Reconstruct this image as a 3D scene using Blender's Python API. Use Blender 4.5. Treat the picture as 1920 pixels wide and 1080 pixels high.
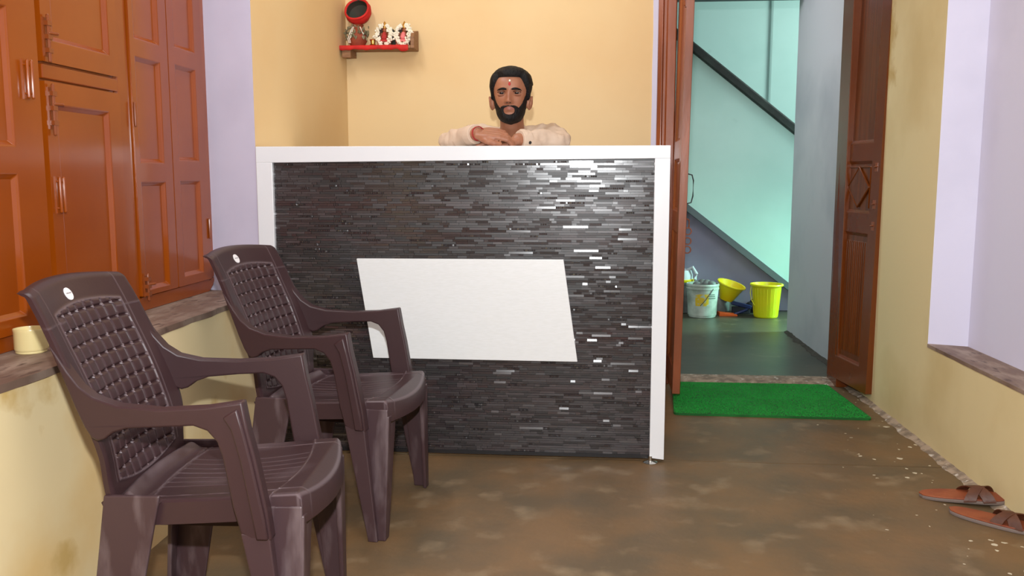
import bpy, bmesh, math, random
import numpy as np
from mathutils import Vector, Matrix, Euler, noise
PI = math.pi
random.seed(7)
SC = bpy.context.scene
for o in list(bpy.data.objects): bpy.data.objects.remove(o)
C = SC.collection

# ------------------------------------------------------------ camera
F, H = 1640.0, 1.05
vx, vy = 137.0, -206.0
d = np.array([vx, -vy, F]); d /= np.linalg.norm(d)
z = np.array([0, d[2], -d[1]]); z /= np.linalg.norm(z)
x = np.cross(z, d)
if x[0] < 0: x = -x
R = np.stack([x, d, z])                    # world = R @ (right, up, forward)
cam = bpy.data.cameras.new('camera'); cam.sensor_width = 36; cam.lens = 36 * F / 1920
cam.clip_start = 0.02
co = bpy.data.objects.new('camera', cam); C.objects.link(co)
M = Matrix.Identity(4)
for i in range(3):
    M[i][0] = R[i, 0]; M[i][1] = R[i, 1]; M[i][2] = -R[i, 2]
M.translation = Vector((0, 0, H)); co.matrix_world = M
SC.camera = co

# ------------------------------------------------------------ light and exposure
def area(name, loc, aim, size, power, col, sy=None, spread=180):
    l = bpy.data.lights.new(name, 'AREA'); l.energy = power; l.color = col; l.size = size
    if sy: l.shape = 'RECTANGLE'; l.size_y = sy
    l.spread = math.radians(spread)
    o = bpy.data.objects.new(name, l); C.objects.link(o); o.location = loc
    o.rotation_euler = (Vector(aim) - Vector(loc)).to_track_quat('-Z', 'Y').to_euler()
    return o
area('camera_flash', (-.02, 0.03, 1.275), (-0.1, 3, 1.0), .05, 62, (.95, .98, 1), .03)
area('tube_lamp_light', (-1.05, 2.9, 2.55), (.6, 3.3, 0.6), 1.1, 15, (.95, .97, 1), .05)
area('room_fill_light', (0.2, .6, 2.6), (0.0, 2.6, .6), .9, 22, (.95, .97, 1), .9)  # added overhead fill for the camera end of the room, no known fitting
area('counter_lamp_light', (-.2, 3.7, 2.8), (-.2, 4.3, 0), .5, 4, (1, .96, .9), .4)
area('stairwell_daylight', (2.75, 6.6, 2.6), (1.2, 6.9, .8), 1.2, 40, (.80, 1, .95), .9)
area('stairwell_door_light', (2.95, 6.42, .9), (1.1, 6.22, 0), .5, 20, (.45, 1, .8), .5, 80)
area('passage_fill_light', (.3, 5.4, 2.55), (1.2, 5.8, 0), .8, 22, (.95, .97, 1), .8)  # added fill that lifts the passage walls; no opening for daylight here
w = bpy.data.worlds.new('world'); SC.world = w; w.use_nodes = True
w.node_tree.nodes['Background'].inputs[0].default_value = (.8, .85, 1, 1)
w.node_tree.nodes['Background'].inputs[1].default_value = .3
SC.view_settings.view_transform = 'Standard'; SC.view_settings.look = 'None'
SC.view_settings.exposure = 0.0; SC.view_settings.gamma = 1; SC.view_settings.use_curve_mapping = False
SC.cycles.max_bounces = 6; SC.cycles.use_denoising = True; SC.cycles.sample_clamp_indirect = 4

# ------------------------------------------------------------ materials
def lin(c):
    return tuple(((v / 255) / 12.92 if v / 255 <= .04045 else ((v / 255 + .055) / 1.055) ** 2.4) for v in c) + (1,)
MATS = {}
def mat(name, col, rough=.5, col2=None, scale=4, mix=(.4, .65), bump=0, bscale=40, coat=0, metal=0, stretch=None,
        col3=None, scale3=9, mix3=(.6, .7), spec=.5, detail=5, subsurf=0):
    m = bpy.data.materials.new(name); m.use_nodes = True; nt = m.node_tree; N = nt.nodes; L = nt.links
    b = N['Principled BSDF']; b.inputs['Roughness'].default_value = rough
    b.inputs['Base Color'].default_value = lin(col); b.inputs['Metallic'].default_value = metal
    b.inputs['Coat Weight'].default_value = coat; b.inputs['Coat Roughness'].default_value = .12
    b.inputs['Specular IOR Level'].default_value = spec
    if subsurf: b.inputs['Subsurface Weight'].default_value = subsurf; b.inputs['Subsurface Scale'].default_value = .01
    tc = N.new('ShaderNodeTexCoord'); src = tc.outputs['Object']
    mp = N.new('ShaderNodeMapping'); L.new(src, mp.inputs[0]); src = mp.outputs[0]
    if stretch: mp.inputs['Scale'].default_value = stretch
    last = None
    if col2:
        n = N.new('ShaderNodeTexNoise'); n.inputs['Scale'].default_value = scale; n.inputs['Detail'].default_value = detail
        L.new(src, n.inputs['Vector'])
        mr = N.new('ShaderNodeMapRange'); mr.inputs[1].default_value = mix[0]; mr.inputs[2].default_value = mix[1]
        L.new(n.outputs[0], mr.inputs[0])
        mx = N.new('ShaderNodeMix'); mx.data_type = 'RGBA'; L.new(mr.outputs[0], mx.inputs[0])
        mx.inputs[6].default_value = lin(col); mx.inputs[7].default_value = lin(col2); last = mx.outputs[2]
        if col3:
            n2 = N.new('ShaderNodeTexNoise'); n2.inputs['Scale'].default_value = scale3; n2.inputs['Detail'].default_value = 6
            L.new(src, n2.inputs['Vector'])
            mr2 = N.new('ShaderNodeMapRange'); mr2.inputs[1].default_value = mix3[0]; mr2.inputs[2].default_value = mix3[1]
            L.new(n2.outputs[0], mr2.inputs[0])
            mx2 = N.new('ShaderNodeMix'); mx2.data_type = 'RGBA'; L.new(mr2.outputs[0], mx2.inputs[0])
            L.new(last, mx2.inputs[6]); mx2.inputs[7].default_value = lin(col3); last = mx2.outputs[2]
        L.new(last, b.inputs['Base Color'])
    if bump:
        n = N.new('ShaderNodeTexNoise'); n.inputs['Scale'].default_value = bscale; n.inputs['Detail'].default_value = 4
        L.new(src, n.inputs['Vector'])
        bp = N.new('ShaderNodeBump'); bp.inputs['Strength'].default_value = bump; bp.inputs['Distance'].default_value = .01
        L.new(n.outputs[0], bp.inputs['Height']); L.new(bp.outputs[0], b.inputs['Normal'])
    MATS[name] = m; return m

CREAM = mat('cream_limewash', (232, 202, 150), .6, (228, 192, 136), 1.3, (.45, .7), bump=.06, bscale=12)
CREAM_OLD = mat('stained_cream_limewash', (250, 228, 178), .62, (240, 206, 142), 2.2, (.46, .64), bump=.1, bscale=10,
                col3=(220, 186, 118), scale3=4.2, mix3=(.60, .70))
CREAM_RIGHT = mat('dim_cream_limewash', (226, 208, 160), .62, (212, 190, 138), 1.4, (.5, .66), bump=.1, bscale=9,  # greener cream: dim ambient light put into the colour, with stains on top
                  col3=(190, 158, 92), scale3=2.6, mix3=(.66, .74))
VIOLET = mat('pale_violet_paint', (216, 214, 236), .55, (206, 204, 226), 2.5, (.45, .7), bump=.07, bscale=9)
SILL = mat('dusty_stone_sill', (122, 98, 84), .6, (168, 148, 132), 7, (.42, .7), bump=.15, bscale=30, stretch=(3, 1, 1),
           col3=(92, 70, 60), scale3=14, mix3=(.55, .68))
BROWN = mat('brown_enamel_paint', (150, 70, 8), .24, (138, 60, 6), 2.5, (.4, .7), bump=.035, bscale=26, coat=.25)
BROWN_DARK = mat('dark_brown_enamel_paint', (112, 52, 10), .24, (102, 46, 8), 3, (.4, .7), bump=.04, bscale=30, coat=.25)
BROWN_GRAIN = mat('grained_brown_enamel', (112, 54, 14), .3, (88, 40, 8), 60, (.4, .65), bump=.12, bscale=60, coat=.2, stretch=(1, 1, .03))
BROWN_JAMB = mat('scuffed_brown_jamb_paint', (150, 78, 40), .3, (120, 60, 28), 8, (.45, .65), bump=.06, bscale=30, coat=.15, stretch=(1, 1, .25))
FLOORM = mat('worn_concrete_floor', (120, 92, 60), .5, (96, 80, 58), 3.4, (.36, .64), bump=.2, bscale=22,
             col3=(142, 122, 94), scale3=7, mix3=(.56, .78), detail=12)
def specks(m, scale, size, col, x_from, x_to):     # dried paint drops lying on the concrete
    nt = m.node_tree; N = nt.nodes; L = nt.links; b = N['Principled BSDF']
    tc = N.new('ShaderNodeTexCoord'); v = N.new('ShaderNodeTexVoronoi'); v.inputs['Scale'].default_value = scale
    ns = N.new('ShaderNodeTexNoise'); ns.inputs['Scale'].default_value = 40
    L.new(tc.outputs['Object'], ns.inputs['Vector'])
    ad = N.new('ShaderNodeMix'); ad.data_type = 'VECTOR'; ad.inputs[0].default_value = .02
    L.new(tc.outputs['Object'], ad.inputs[4]); L.new(ns.outputs['Color'], ad.inputs[5]); L.new(ad.outputs[1], v.inputs['Vector'])
    lt = N.new('ShaderNodeMath'); lt.operation = 'LESS_THAN'; L.new(v.outputs['Distance'], lt.inputs[0])
    sx = N.new('ShaderNodeSeparateXYZ'); L.new(tc.outputs['Object'], sx.inputs[0])
    mr = N.new('ShaderNodeMapRange'); mr.inputs[1].default_value = x_from; mr.inputs[2].default_value = x_to
    L.new(sx.outputs[0], mr.inputs[0])
    sc = N.new('ShaderNodeSeparateColor'); L.new(v.outputs['Color'], sc.inputs[0])
    m1 = N.new('ShaderNodeMath'); m1.operation = 'MULTIPLY'; L.new(mr.outputs[0], m1.inputs[0]); L.new(sc.outputs[0], m1.inputs[1])
    m2 = N.new('ShaderNodeMath'); m2.operation = 'MULTIPLY'; L.new(m1.outputs[0], m2.inputs[0]); m2.inputs[1].default_value = size
    L.new(m2.outputs[0], lt.inputs[1])
    mx = N.new('ShaderNodeMix'); mx.data_type = 'RGBA'; old = b.inputs['Base Color'].links[0].from_socket
    L.new(lt.outputs[0], mx.inputs[0]); L.new(old, mx.inputs[6]); mx.inputs[7].default_value = lin(col); L.new(mx.outputs[2], b.inputs['Base Color'])
specks(FLOORM, 22, .26, (206, 196, 172), .75, 1.25)
FLOOR_FAR = mat('dark_passage_floor', (76, 72, 58), .4, (58, 58, 48), 2.5, (.4, .66), bump=.08, bscale=14, col3=(112, 104, 84), scale3=6, mix3=(.62, .72))
PLASTER = mat('crumbling_plaster', (170, 150, 130), .8, (128, 112, 96), 22, (.42, .6), bump=.6, bscale=60, col3=(205, 195, 185), scale3=30, mix3=(.6, .68))
DIRT = mat('dark_damp_plaster', (70, 64, 58), .85, (52, 48, 42), 20, bump=.5, bscale=50)
WHITEL = mat('white_laminate', (228, 230, 233), .25, coat=.3)
WHITEP = mat('white_panel_laminate', (230, 232, 232), .32, (226, 228, 227), 40, (.4, .6), stretch=(1, 1, 8))
BLACK = mat('black_backing', (22, 20, 22), .4)
CHROME = mat('chrome', (210, 210, 205), .15, metal=1)
PLAST = mat('maroon_plastic', (58, 38, 40), .42, (62, 42, 44), 5, (.5, .75), spec=.4, bump=.02, bscale=120)
def dusty(m, col):
    nt = m.node_tree; b = nt.nodes['Principled BSDF']; a = nt.nodes.new('ShaderNodeAttribute'); a.attribute_name = 'wear'
    mx = nt.nodes.new('ShaderNodeMix'); mx.data_type = 'RGBA'; old = b.inputs['Base Color'].links[0].from_socket
    nt.links.new(a.outputs['Fac'], mx.inputs[0]); nt.links.new(old, mx.inputs[6]); mx.inputs[7].default_value = lin(col); nt.links.new(mx.outputs[2], b.inputs['Base Color'])
dusty(PLAST, (140, 124, 128))
def set_wear(o, vals):
    a = o.data.attributes.new('wear', 'FLOAT', 'POINT'); a.data.foreach_set('value', vals)
PLAST_DUST = mat('dusty_maroon_plastic', (64, 44, 47), .45, (108, 92, 94), 7, (.52, .78), bump=.02, bscale=100, stretch=(3, 3, .7))
STICK = mat('white_sticker', (236, 232, 232), .5)
INK = mat('grey_ink', (120, 110, 115), .6)
MAT_G = mat('green_mat_backing', (16, 108, 38), .8, (10, 88, 28), 8, (.4, .6))
PILE = mat('green_mat_pile', (18, 152, 52), .8, (16, 140, 46), 5, (.4, .65))
MUG = mat('cream_enamel', (226, 208, 150), .3, coat=.3)
SKIN = mat('skin', (158, 104, 76), .48, (146, 92, 66), 26, (.4, .7), bump=.02, bscale=200, subsurf=.08)
LIP = mat('lip', (142, 84, 70), .5)
HAIR = mat('black_hair', (14, 11, 10), .6, (24, 19, 17), 60, (.45, .7), bump=.6, bscale=150, stretch=(1, 1, .35), spec=.25)
SHIRT = mat('beige_shirt_cloth', (208, 184, 162), .85, (194, 168, 146), 9, (.4, .7), bump=.1, bscale=90)
TROUS = mat('dark_trouser_cloth', (52, 54, 62), .85)
EYEW = mat('eye_white', (150, 132, 122), .4)
IRIS = mat('dark_iris', (26, 16, 12), .2)
REDT = mat('red_thread', (160, 30, 30), .7)
REDP = mat('red_powder', (176, 48, 44), .8)
REDC = mat('red_cloth', (205, 32, 24), .75, (180, 22, 18), 14, (.4, .65), bump=.25, bscale=30)
WHITED = mat('white_bud', (238, 232, 212), .7)
TERRA = mat('terracotta', (158, 76, 46), .75, (140, 62, 38), 12, (.4, .65), bump=.1)
DARKIN = mat('dark_clay', (60, 48, 40), .8, (48, 52, 42), 20, (.4, .6))
WOODS = mat('shelf_wood', (150, 108, 72), .6, (126, 86, 54), 16, (.4, .65), stretch=(1, 6, 6))
IDOL = mat('painted_clay', (168, 92, 56), .5, (120, 66, 40), 18, (.4, .6))
GOLD = mat('gold_paint', (190, 140, 60), .35, metal=.6)
PINK = mat('pink_paint', (226, 120, 120), .5)
DLEAF = mat('dried_leaf', (96, 92, 66), .8, (140, 130, 100), 30)
BRASS = mat('brass', (205, 165, 90), .3, metal=1)
CYAN = mat('pale_cyan_paint', (188, 216, 210), .6, (178, 208, 202), 1.8, (.45, .7), bump=.08, bscale=8, col3=(168, 196, 190), scale3=5, mix3=(.68, .78))
GREYW = mat('pale_grey_violet_paint', (200, 200, 208), .6, (178, 180, 190), 1.6, (.45, .7), bump=.09, bscale=8)
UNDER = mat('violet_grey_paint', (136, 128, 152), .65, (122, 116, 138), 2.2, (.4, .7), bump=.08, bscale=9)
DKBAND = mat('black_weathered_band', (40, 48, 44), .6, (28, 32, 30), 9, (.4, .6), bump=.3, bscale=30)
GREYBAND = mat('dark_grey_band', (88, 92, 98), .6)
DRUM = mat('dirty_white_plastic', (190, 194, 188), .5, (140, 146, 138), 9, (.42, .68), bump=.05, bscale=30, col3=(96, 104, 98), scale3=7, mix3=(.66, .74))
YPRINT = mat('yellow_print', (214, 176, 40), .5, (176, 184, 170), 30, (.52, .6))
DKPRINT = mat('dark_print', (70, 84, 76), .5)
YEL = mat('yellow_plastic', (226, 206, 22), .35, (206, 206, 18), 5)
YEL2 = mat('deep_yellow_plastic', (218, 190, 14), .35)
BLUE = mat('blue_plastic', (28, 40, 92), .4)
ORANGE = mat('orange_plastic', (222, 92, 26), .45)
GREYP = mat('grey_container', (118, 118, 116), .5, (92, 94, 94), 14)
DARKCL = mat('dark_rag', (34, 34, 44), .85)
LEATH = mat('tan_leather', (150, 78, 44), .55, (128, 60, 34), 14, (.4, .65), bump=.15, bscale=60)
LEATHD = mat('dark_brown_leather', (96, 54, 32), .5, (78, 42, 26), 20, (.4, .65), bump=.15, bscale=60)
SOLE = mat('grey_rubber_sole', (120, 106, 100), .8)
IRON = mat('painted_iron', (136, 68, 30), .3, coat=.2)
WIREM = mat('grey_wire', (70, 78, 80), .4, metal=.6)
CEIL = mat('white_ceiling', (228, 224, 214), .8)

# ------------------------------------------------------------ helpers
def obj(name, bm, m, parent=None, smooth=False, bevel=0, seg=2, angle=35):
    me = bpy.data.meshes.new(name)
    if isinstance(bm, tuple): me.from_pydata(*bm); me.update()
    else:
        bmesh.ops.recalc_face_normals(bm, faces=bm.faces[:]); bm.to_mesh(me); bm.free()
    for mm in (m if isinstance(m, (list, tuple)) else [m]): me.materials.append(mm)
    if smooth:
        me.polygons.foreach_set('use_smooth', [True] * len(me.polygons))
        if smooth != 'all':
            try: me.set_sharp_from_angle(angle=math.radians(angle))
            except Exception: pass
    o = bpy.data.objects.new(name, me); C.objects.link(o)
    if parent: o.parent = parent
    if bevel:
        b = o.modifiers.new('bevel', 'BEVEL'); b.width = bevel; b.segments = seg; b.limit_method = 'ANGLE'; b.angle_limit = math.radians(40)
        b.harden_normals = False
    return o
def tag(o, label=None, cat=None, group=None, kind=None):
    if label: o['label'] = label
    if cat: o['category'] = cat
    if group: o['group'] = group
    if kind: o['kind'] = kind
    return o
def empty(name, loc=(0, 0, 0), rz=0):
    o = bpy.data.objects.new(name, None); C.objects.link(o); o.location = loc; o.rotation_euler = (0, 0, rz)
    o.empty_display_size = .05; return o
def box(bm, x0, x1, y0, y1, z0, z1, mi=0, rot=None, piv=None):
    vs = [bm.verts.new((X, Y, Z)) for X in (x0, x1) for Y in (y0, y1) for Z in (z0, z1)]
    for f in ((0, 1, 3, 2), (4, 6, 7, 5), (0, 4, 5, 1), (2, 3, 7, 6), (0, 2, 6, 4), (1, 5, 7, 3)):
        bm.faces.new([vs[i] for i in f]).material_index = mi
    if rot is not None:
        c = Vector(piv) if piv else Vector(((x0 + x1) / 2, (y0 + y1) / 2, (z0 + z1) / 2))
        for v in vs: v.co = c + rot @ (v.co - c)
    return vs
def prism(bm, pts, ax, a0, a1, mi=0, side=None):
    """pts in the plane across axis ax, extruded a0..a1. ax 'z': (x,y); 'y': (x,z); 'x': (y,z)"""
    def P(p, a):
        return {'z': (p[0], p[1], a), 'y': (p[0], a, p[1]), 'x': (a, p[0], p[1])}[ax]
    A = [bm.verts.new(P(p, a0)) for p in pts]; B = [bm.verts.new(P(p, a1)) for p in pts]
    n = len(pts)
    bm.faces.new(A).material_index = mi; bm.faces.new(B[::-1]).material_index = mi
    for i in range(n):
        f = bm.faces.new((A[i], A[(i + 1) % n], B[(i + 1) % n], B[i])); f.material_index = mi if side is None else side.get(i, mi)
def lathe(bm, prof, c=(0, 0, 0), n=32, mi=0, rot=None, cap=True):
    rings = []
    for r, zz in prof:
        ring = []
        for i in range(n):
            a = 2 * PI * i / n; v = Vector((r * math.cos(a), r * math.sin(a), zz))
            if rot is not None: v = rot @ v
            ring.append(bm.verts.new(Vector(c) + v))
        rings.append(ring)
    for a, b in zip(rings, rings[1:]):
        for i in range(n): bm.faces.new((a[i], a[(i + 1) % n], b[(i + 1) % n], b[i])).material_index = mi
    if cap:
        bm.faces.new(rings[0][::-1]).material_index = mi; bm.faces.new(rings[-1]).material_index = mi
def tube(bm, pts, rad, n=10, mi=0, flat=1.0, up=(0, 0, 1), round_ends=True, closed=False):
    """tube through points; rad number or list; flat squashes along 'up'"""
    pts = [Vector(p) for p in pts]; k = len(pts)
    rad = [rad] * k if not hasattr(rad, '__len__') else list(rad)
    seq = list(zip(pts, rad))
    if round_ends and not closed:
        def capseq(p, q, r):
            t = (p - q).normalized(); return [(p + t * r * math.sin(a), r * math.cos(a)) for a in (PI * .45, PI * .3, PI * .15)]
        seq = capseq(pts[0], pts[1], rad[0]) + seq + capseq(pts[-1], pts[-2], rad[-1])[::-1]
    P = [s[0] for s in seq]; Rr = [s[1] for s in seq]; n_p = len(P); rings = []
    for i in range(n_p):
        if closed: t = (P[(i + 1) % n_p] - P[i - 1])
        else: t = P[min(i + 1, n_p - 1)] - P[max(i - 1, 0)]
        t.normalize(); u = Vector(up) - t * t.dot(Vector(up))
        if u.length < 1e-3: u = Vector((1, 0, 0)) - t * t.x
        u.normalize(); s = t.cross(u)
        rings.append([bm.verts.new(P[i] + (s * math.cos(2 * PI * j / n) + u * math.sin(2 * PI * j / n) * flat) * Rr[i]) for j in range(n)])
    pairs = list(zip(rings, rings[1:]))
    if closed: pairs.append((rings[-1], rings[0]))
    for a, b in pairs:
        for j in range(n): bm.faces.new((a[j], a[(j + 1) % n], b[(j + 1) % n], b[j])).material_index = mi
    if not closed:
        bm.faces.new(rings[0][::-1]).material_index = mi; bm.faces.new(rings[-1]).material_index = mi
def ball(bm, c, r, sc=(1, 1, 1), u=12, v=8, mi=0, rot=None):
    g = bmesh.ops.create_uvsphere(bm, u_segments=u, v_segments=v, radius=1)
    for w_ in g['verts']:
        q = Vector((w_.co.x * r * sc[0], w_.co.y * r * sc[1], w_.co.z * r * sc[2]))
        if rot is not None: q = rot @ q
        w_.co = Vector(c) + q
    for w_ in g['verts']:
        for f in w_.link_faces: f.material_index = mi
def NB(): return bmesh.new()
def struct(name, bm, m, parent=None, **k):
    o = obj(name, bm, m, parent, **k)
    if not parent: o['kind'] = 'structure'
    return o

# ------------------------------------------------------------ room shell
XL, XR, YB, ZC, YN = -1.222, 1.348, 4.50, 2.9, -1.3
NL = 3.20           # end of the left recess
b = NB()
prism(b, [(XL, NL), (XL, YB + .2), (-2.0, YB + .2), (-2.0, NL + .086), (-1.47, NL + .086)], 'z', 0, ZC, 0, {4: 1})
struct('wall_left', b, [CREAM, VIOLET])
b = NB()
box(b, -2.0, XL + .0006, YN, NL + .02, 0, .600)
box(b, -2.0, XL, YN, .9, .6, ZC)
struct('wall_left_lower', b, CREAM_OLD)
b = NB(); box(b, -2.0, -1.62, .85, NL + .08, .6, ZC); box(b, -1.62, XL, .85, NL+.02, 2.55, ZC); struct('wall_left_recess', b, VIOLET)
# sill with a slightly ragged front edge
b = NB(); n = 70; top = []; bot = []
for i in range(n + 1):
    yy = .9 + (NL - .002 - .9) * i / n
    e = XL + .004 + .006 * noise.noise(Vector((yy * 9, 0, 0))) + .003 * noise.noise(Vector((yy * 40, 3, 0)))
    top.append((e, yy))
pts = top + [(-1.462, NL + .082), (-1.62, NL + .082), (-1.62, .9)]
prism(b, pts, 'z', .600, .618)
struct('trim_1', b, SILL)
# back wall with the doorway
b = NB()
box(b, XL, .345, YB, YB + .2, 0, ZC)
box(b, .345, 1.36, YB, YB + .2, 2.12, ZC)
box(b, 1.335, 1.7, YB, YB + .2, 0, ZC)
struct('wall_back', b, CREAM)
# violet plaster strip beside jamb
b = NB(); n = 24; L_ = []; R_ = []
for i in range(n + 1):
    zz = 2.1 * i / n; L_.append((.328 + .004 * noise.noise(Vector((zz * 6, 1, 1))), zz)); R_.append((.362, zz))
prism(b, L_ + R_[::-1], 'y', YB - .004, YB + .01); struct('trim_2', b, VIOLET)
# right wall with its recess
NR = 3.505
b = NB()
prism(b, [(XR, NR), (XR, YB + .2), (1.75, YB + .2), (1.75, NR - .05), (1.478, NR - .05)], 'z', 0, ZC, 0, {3: 1, 4: 1})
struct('wall_right', b, [CREAM_RIGHT, VIOLET])
b = NB(); box(b, XR - .0006, 1.75, YN, NR + .01, 0, .392); box(b, XR, 1.75, YN, .6, .392, ZC); box(b, XR, 1.75, .6, NR - .05, 2.6, ZC)
struct('wall_right_lower', b, CREAM_RIGHT)
b = NB(); box(b, 1.479, 1.75, .6, NR - .045, .39, 2.6); struct('wall_right_recess', b, VIOLET)
b = NB(); n = 60
e = [(XR - .003 + .004 * noise.noise(Vector((i * .5, 5, 0))), .6 + (NR - .004 - .6) * i / n) for i in range(n + 1)]
prism(b, e + [(XR, NR), (1.482, NR - .05), (1.482, .6)], 'z', .392, .405); struct('trim_3', b, SILL)
b = NB(); box(b, -2.0, 1.75, YN - .1, YN, 0, ZC); struct('wall_near', b, CREAM)
b = NB(); box(b, -2.0, 1.75, YN, YB + .2, ZC, ZC + .1); struct('ceiling', b, CEIL)
# floor: base and two cast slabs with an open joint
b = NB(); box(b, -2.0, 1.75, YN, YB + .02, -.12, -.012); fl = struct('floor', b, BLACK)
b = NB(); box(b, XL - .01, XR + .01, YN, 3.207, -.012, 0); obj('floor_slab', b, FLOORM, fl)
b = NB(); box(b, XL - .01, XR + .01, 3.213, YB + .02, -.012, 0); obj('floor_slab', b, FLOORM, fl)
# rough mortar fillet at the right wall foot
b = NB(); n = 90; r0 = []; r1 = []; r2 = []
for i in range(n + 1):
    yy = 2.2 + (YB - 2.2) * i / n
    wv = .030 + .024 * noise.noise(Vector((yy * 7, 2, 0))) + .012 * noise.noise(Vector((yy * 25, 2, 0)))
    hv = .012 + .010 * abs(noise.noise(Vector((yy * 13, 8, 0))))
    r0.append(b.verts.new((XR - max(.006, wv), yy, .0005))); r1.append(b.verts.new((XR - .5 * max(.006, wv), yy, hv * .5)))
    r2.append(b.verts.new((XR + .002, yy, hv)))
for a, c_ in ((r0, r1), (r1, r2)):
    for i in range(n): b.faces.new((a[i], a[i + 1], c_[i + 1], c_[i]))
struct('baseboard_right', b, PLASTER, smooth='all')
b = NB(); n = 60; r0 = []; r1 = []
for i in range(n + 1):      # crumbling dark foot of the passage wall
    yy = 4.72 + 1.37 * i / n; wv = .030 + .030 * noise.noise(Vector((yy * 9, 4, 0))) + .015 * noise.noise(Vector((yy * 31, 4, 0)))
    r0.append(b.verts.new((1.40 - max(.006, wv), yy, -.001))); r1.append(b.verts.new((1.412, yy, .012 + .02 * abs(noise.noise(Vector((yy * 11, 1, 0)))))))
for i in range(n): b.faces.new((r0[i], r0[i + 1], r1[i + 1], r1[i]))
struct('baseboard_passage', b, DIRT, smooth='all')
# threshold
b = NB(); nx, ny = 60, 8; g = []
for i in range(nx + 1):
    row = []
    for j in range(ny + 1):
        X = .40 + .96 * i / nx; Y = YB - .02 + .19 * j / ny
        hh = .012 * math.sin(PI * j / ny) ** .5 + .006 * noise.noise(Vector((X * 30, Y * 30, 0))) * (0 < j < ny)
        row.append(b.verts.new((X, Y + (.012 * noise.noise(Vector((X * 14, 0, j)))), max(hh, -.001))))
    g.append(row)
for i in range(nx):
    for j in range(ny): b.faces.new((g[i][j], g[i + 1][j], g[i + 1][j + 1], g[i][j + 1]))
struct('trim_4', b, PLASTER, smooth='all')
b = NB(); box(b, .40, 1.36, YB + .02, YB + .2, -.012, -.001); struct('floor_threshold', b, PLASTER)

# ------------------------------------------------------------ passage and staircase beyond the door
b = NB(); box(b, -.9, 3.2, YB + .2, 7.6, -.1, -.002); struct('floor_passage', b, FLOOR_FAR)
b = NB()
prism(b, [(1.41, YB + .2), (1.40, 5.25), (1.40, 6.10), (1.62, 6.10), (1.62, YB + .2)], 'z', 0, ZC)
struct('wall_passage_right', b, GREYW)
b = NB(); box(b, -.9, -.8, YB + .2, 7.6, 0, ZC); struct('wall_passage_left', b, CYAN)
b = NB(); box(b, -.9, 3.2, 7.95, 8.05, 0, 3.6)
box(b, 1.58, 3.2, 7.915, 7.955, 0, 3.6)
struct('wall_stairwell', b, CYAN, bevel=.02)
b = NB(); box(b, 3.1, 3.2, 6.1, 8.0, 0, 3.6); struct('wall_stairwell_right', b, CYAN)
b = NB(); box(b, 1.62, 3.2, 6.0, 6.1, 0, 3.6); struct('wall_stairwell_near', b, GREYW)
b = NB(); box(b, -.9, 1.7, YB + .2, 6.0, 2.62, 2.7); box(b, -.9, 3.2, 6.0, 8.05, 3.6, 3.7); struct('ceiling_passage', b, CEIL)
# beam across the passage mouth
b = NB(); box(b, -.8, 1.40, 5.95, 6.1, 2.215, 2.62); struct('trim_5', b, GREYBAND)
# stair parapet: solid slab rising to the left
def lo(X): return .858 + (.233 - .858) * (X - .78) / (1.592 - .78)
def hi(X): return 2.104 + (1.474 - 2.104) * (X - .798) / (1.593 - .798)
b = NB()
prism(b, [(-.8, lo(-.8)), (1.86, lo(1.86)), (3.1, -.0), (3.1, hi(2.6) - .1), (2.6, hi(2.6) - .06), (-.8, hi(-.8) - .06)], 'y', 7.0, 7.10)
st = struct('wall_stair_side', b, CYAN)
b = NB(); prism(b, [(-.8, hi(-.8)), (2.6, hi(2.6)), (2.6, hi(2.6) - .085), (-.8, hi(-.8) - .085)], 'y', 6.965, 7.13)
bev = obj('coping', b, DKBAND, st, bevel=.012)
b = NB(); prism(b, [(-.8, lo(-.8) + .01), (1.88, lo(1.88) + .01), (1.88, lo(1.88) - .05), (-.8, lo(-.8) - .05)], 'y', 6.975, 7.12)
obj('soffit_edge', b, GREYBAND, st)
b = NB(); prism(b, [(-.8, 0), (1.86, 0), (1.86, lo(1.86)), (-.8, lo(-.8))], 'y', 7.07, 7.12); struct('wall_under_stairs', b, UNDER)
# steps hidden behind the parapet
b = NB()
for i in range(13):
    X1 = 2.3 - i * .25
    box(b, X1 - .25, X1, 7.13, 7.95, 0, .18 + .194 * i * .98)
struct('floor_stairs', b, GREYW)

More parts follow.
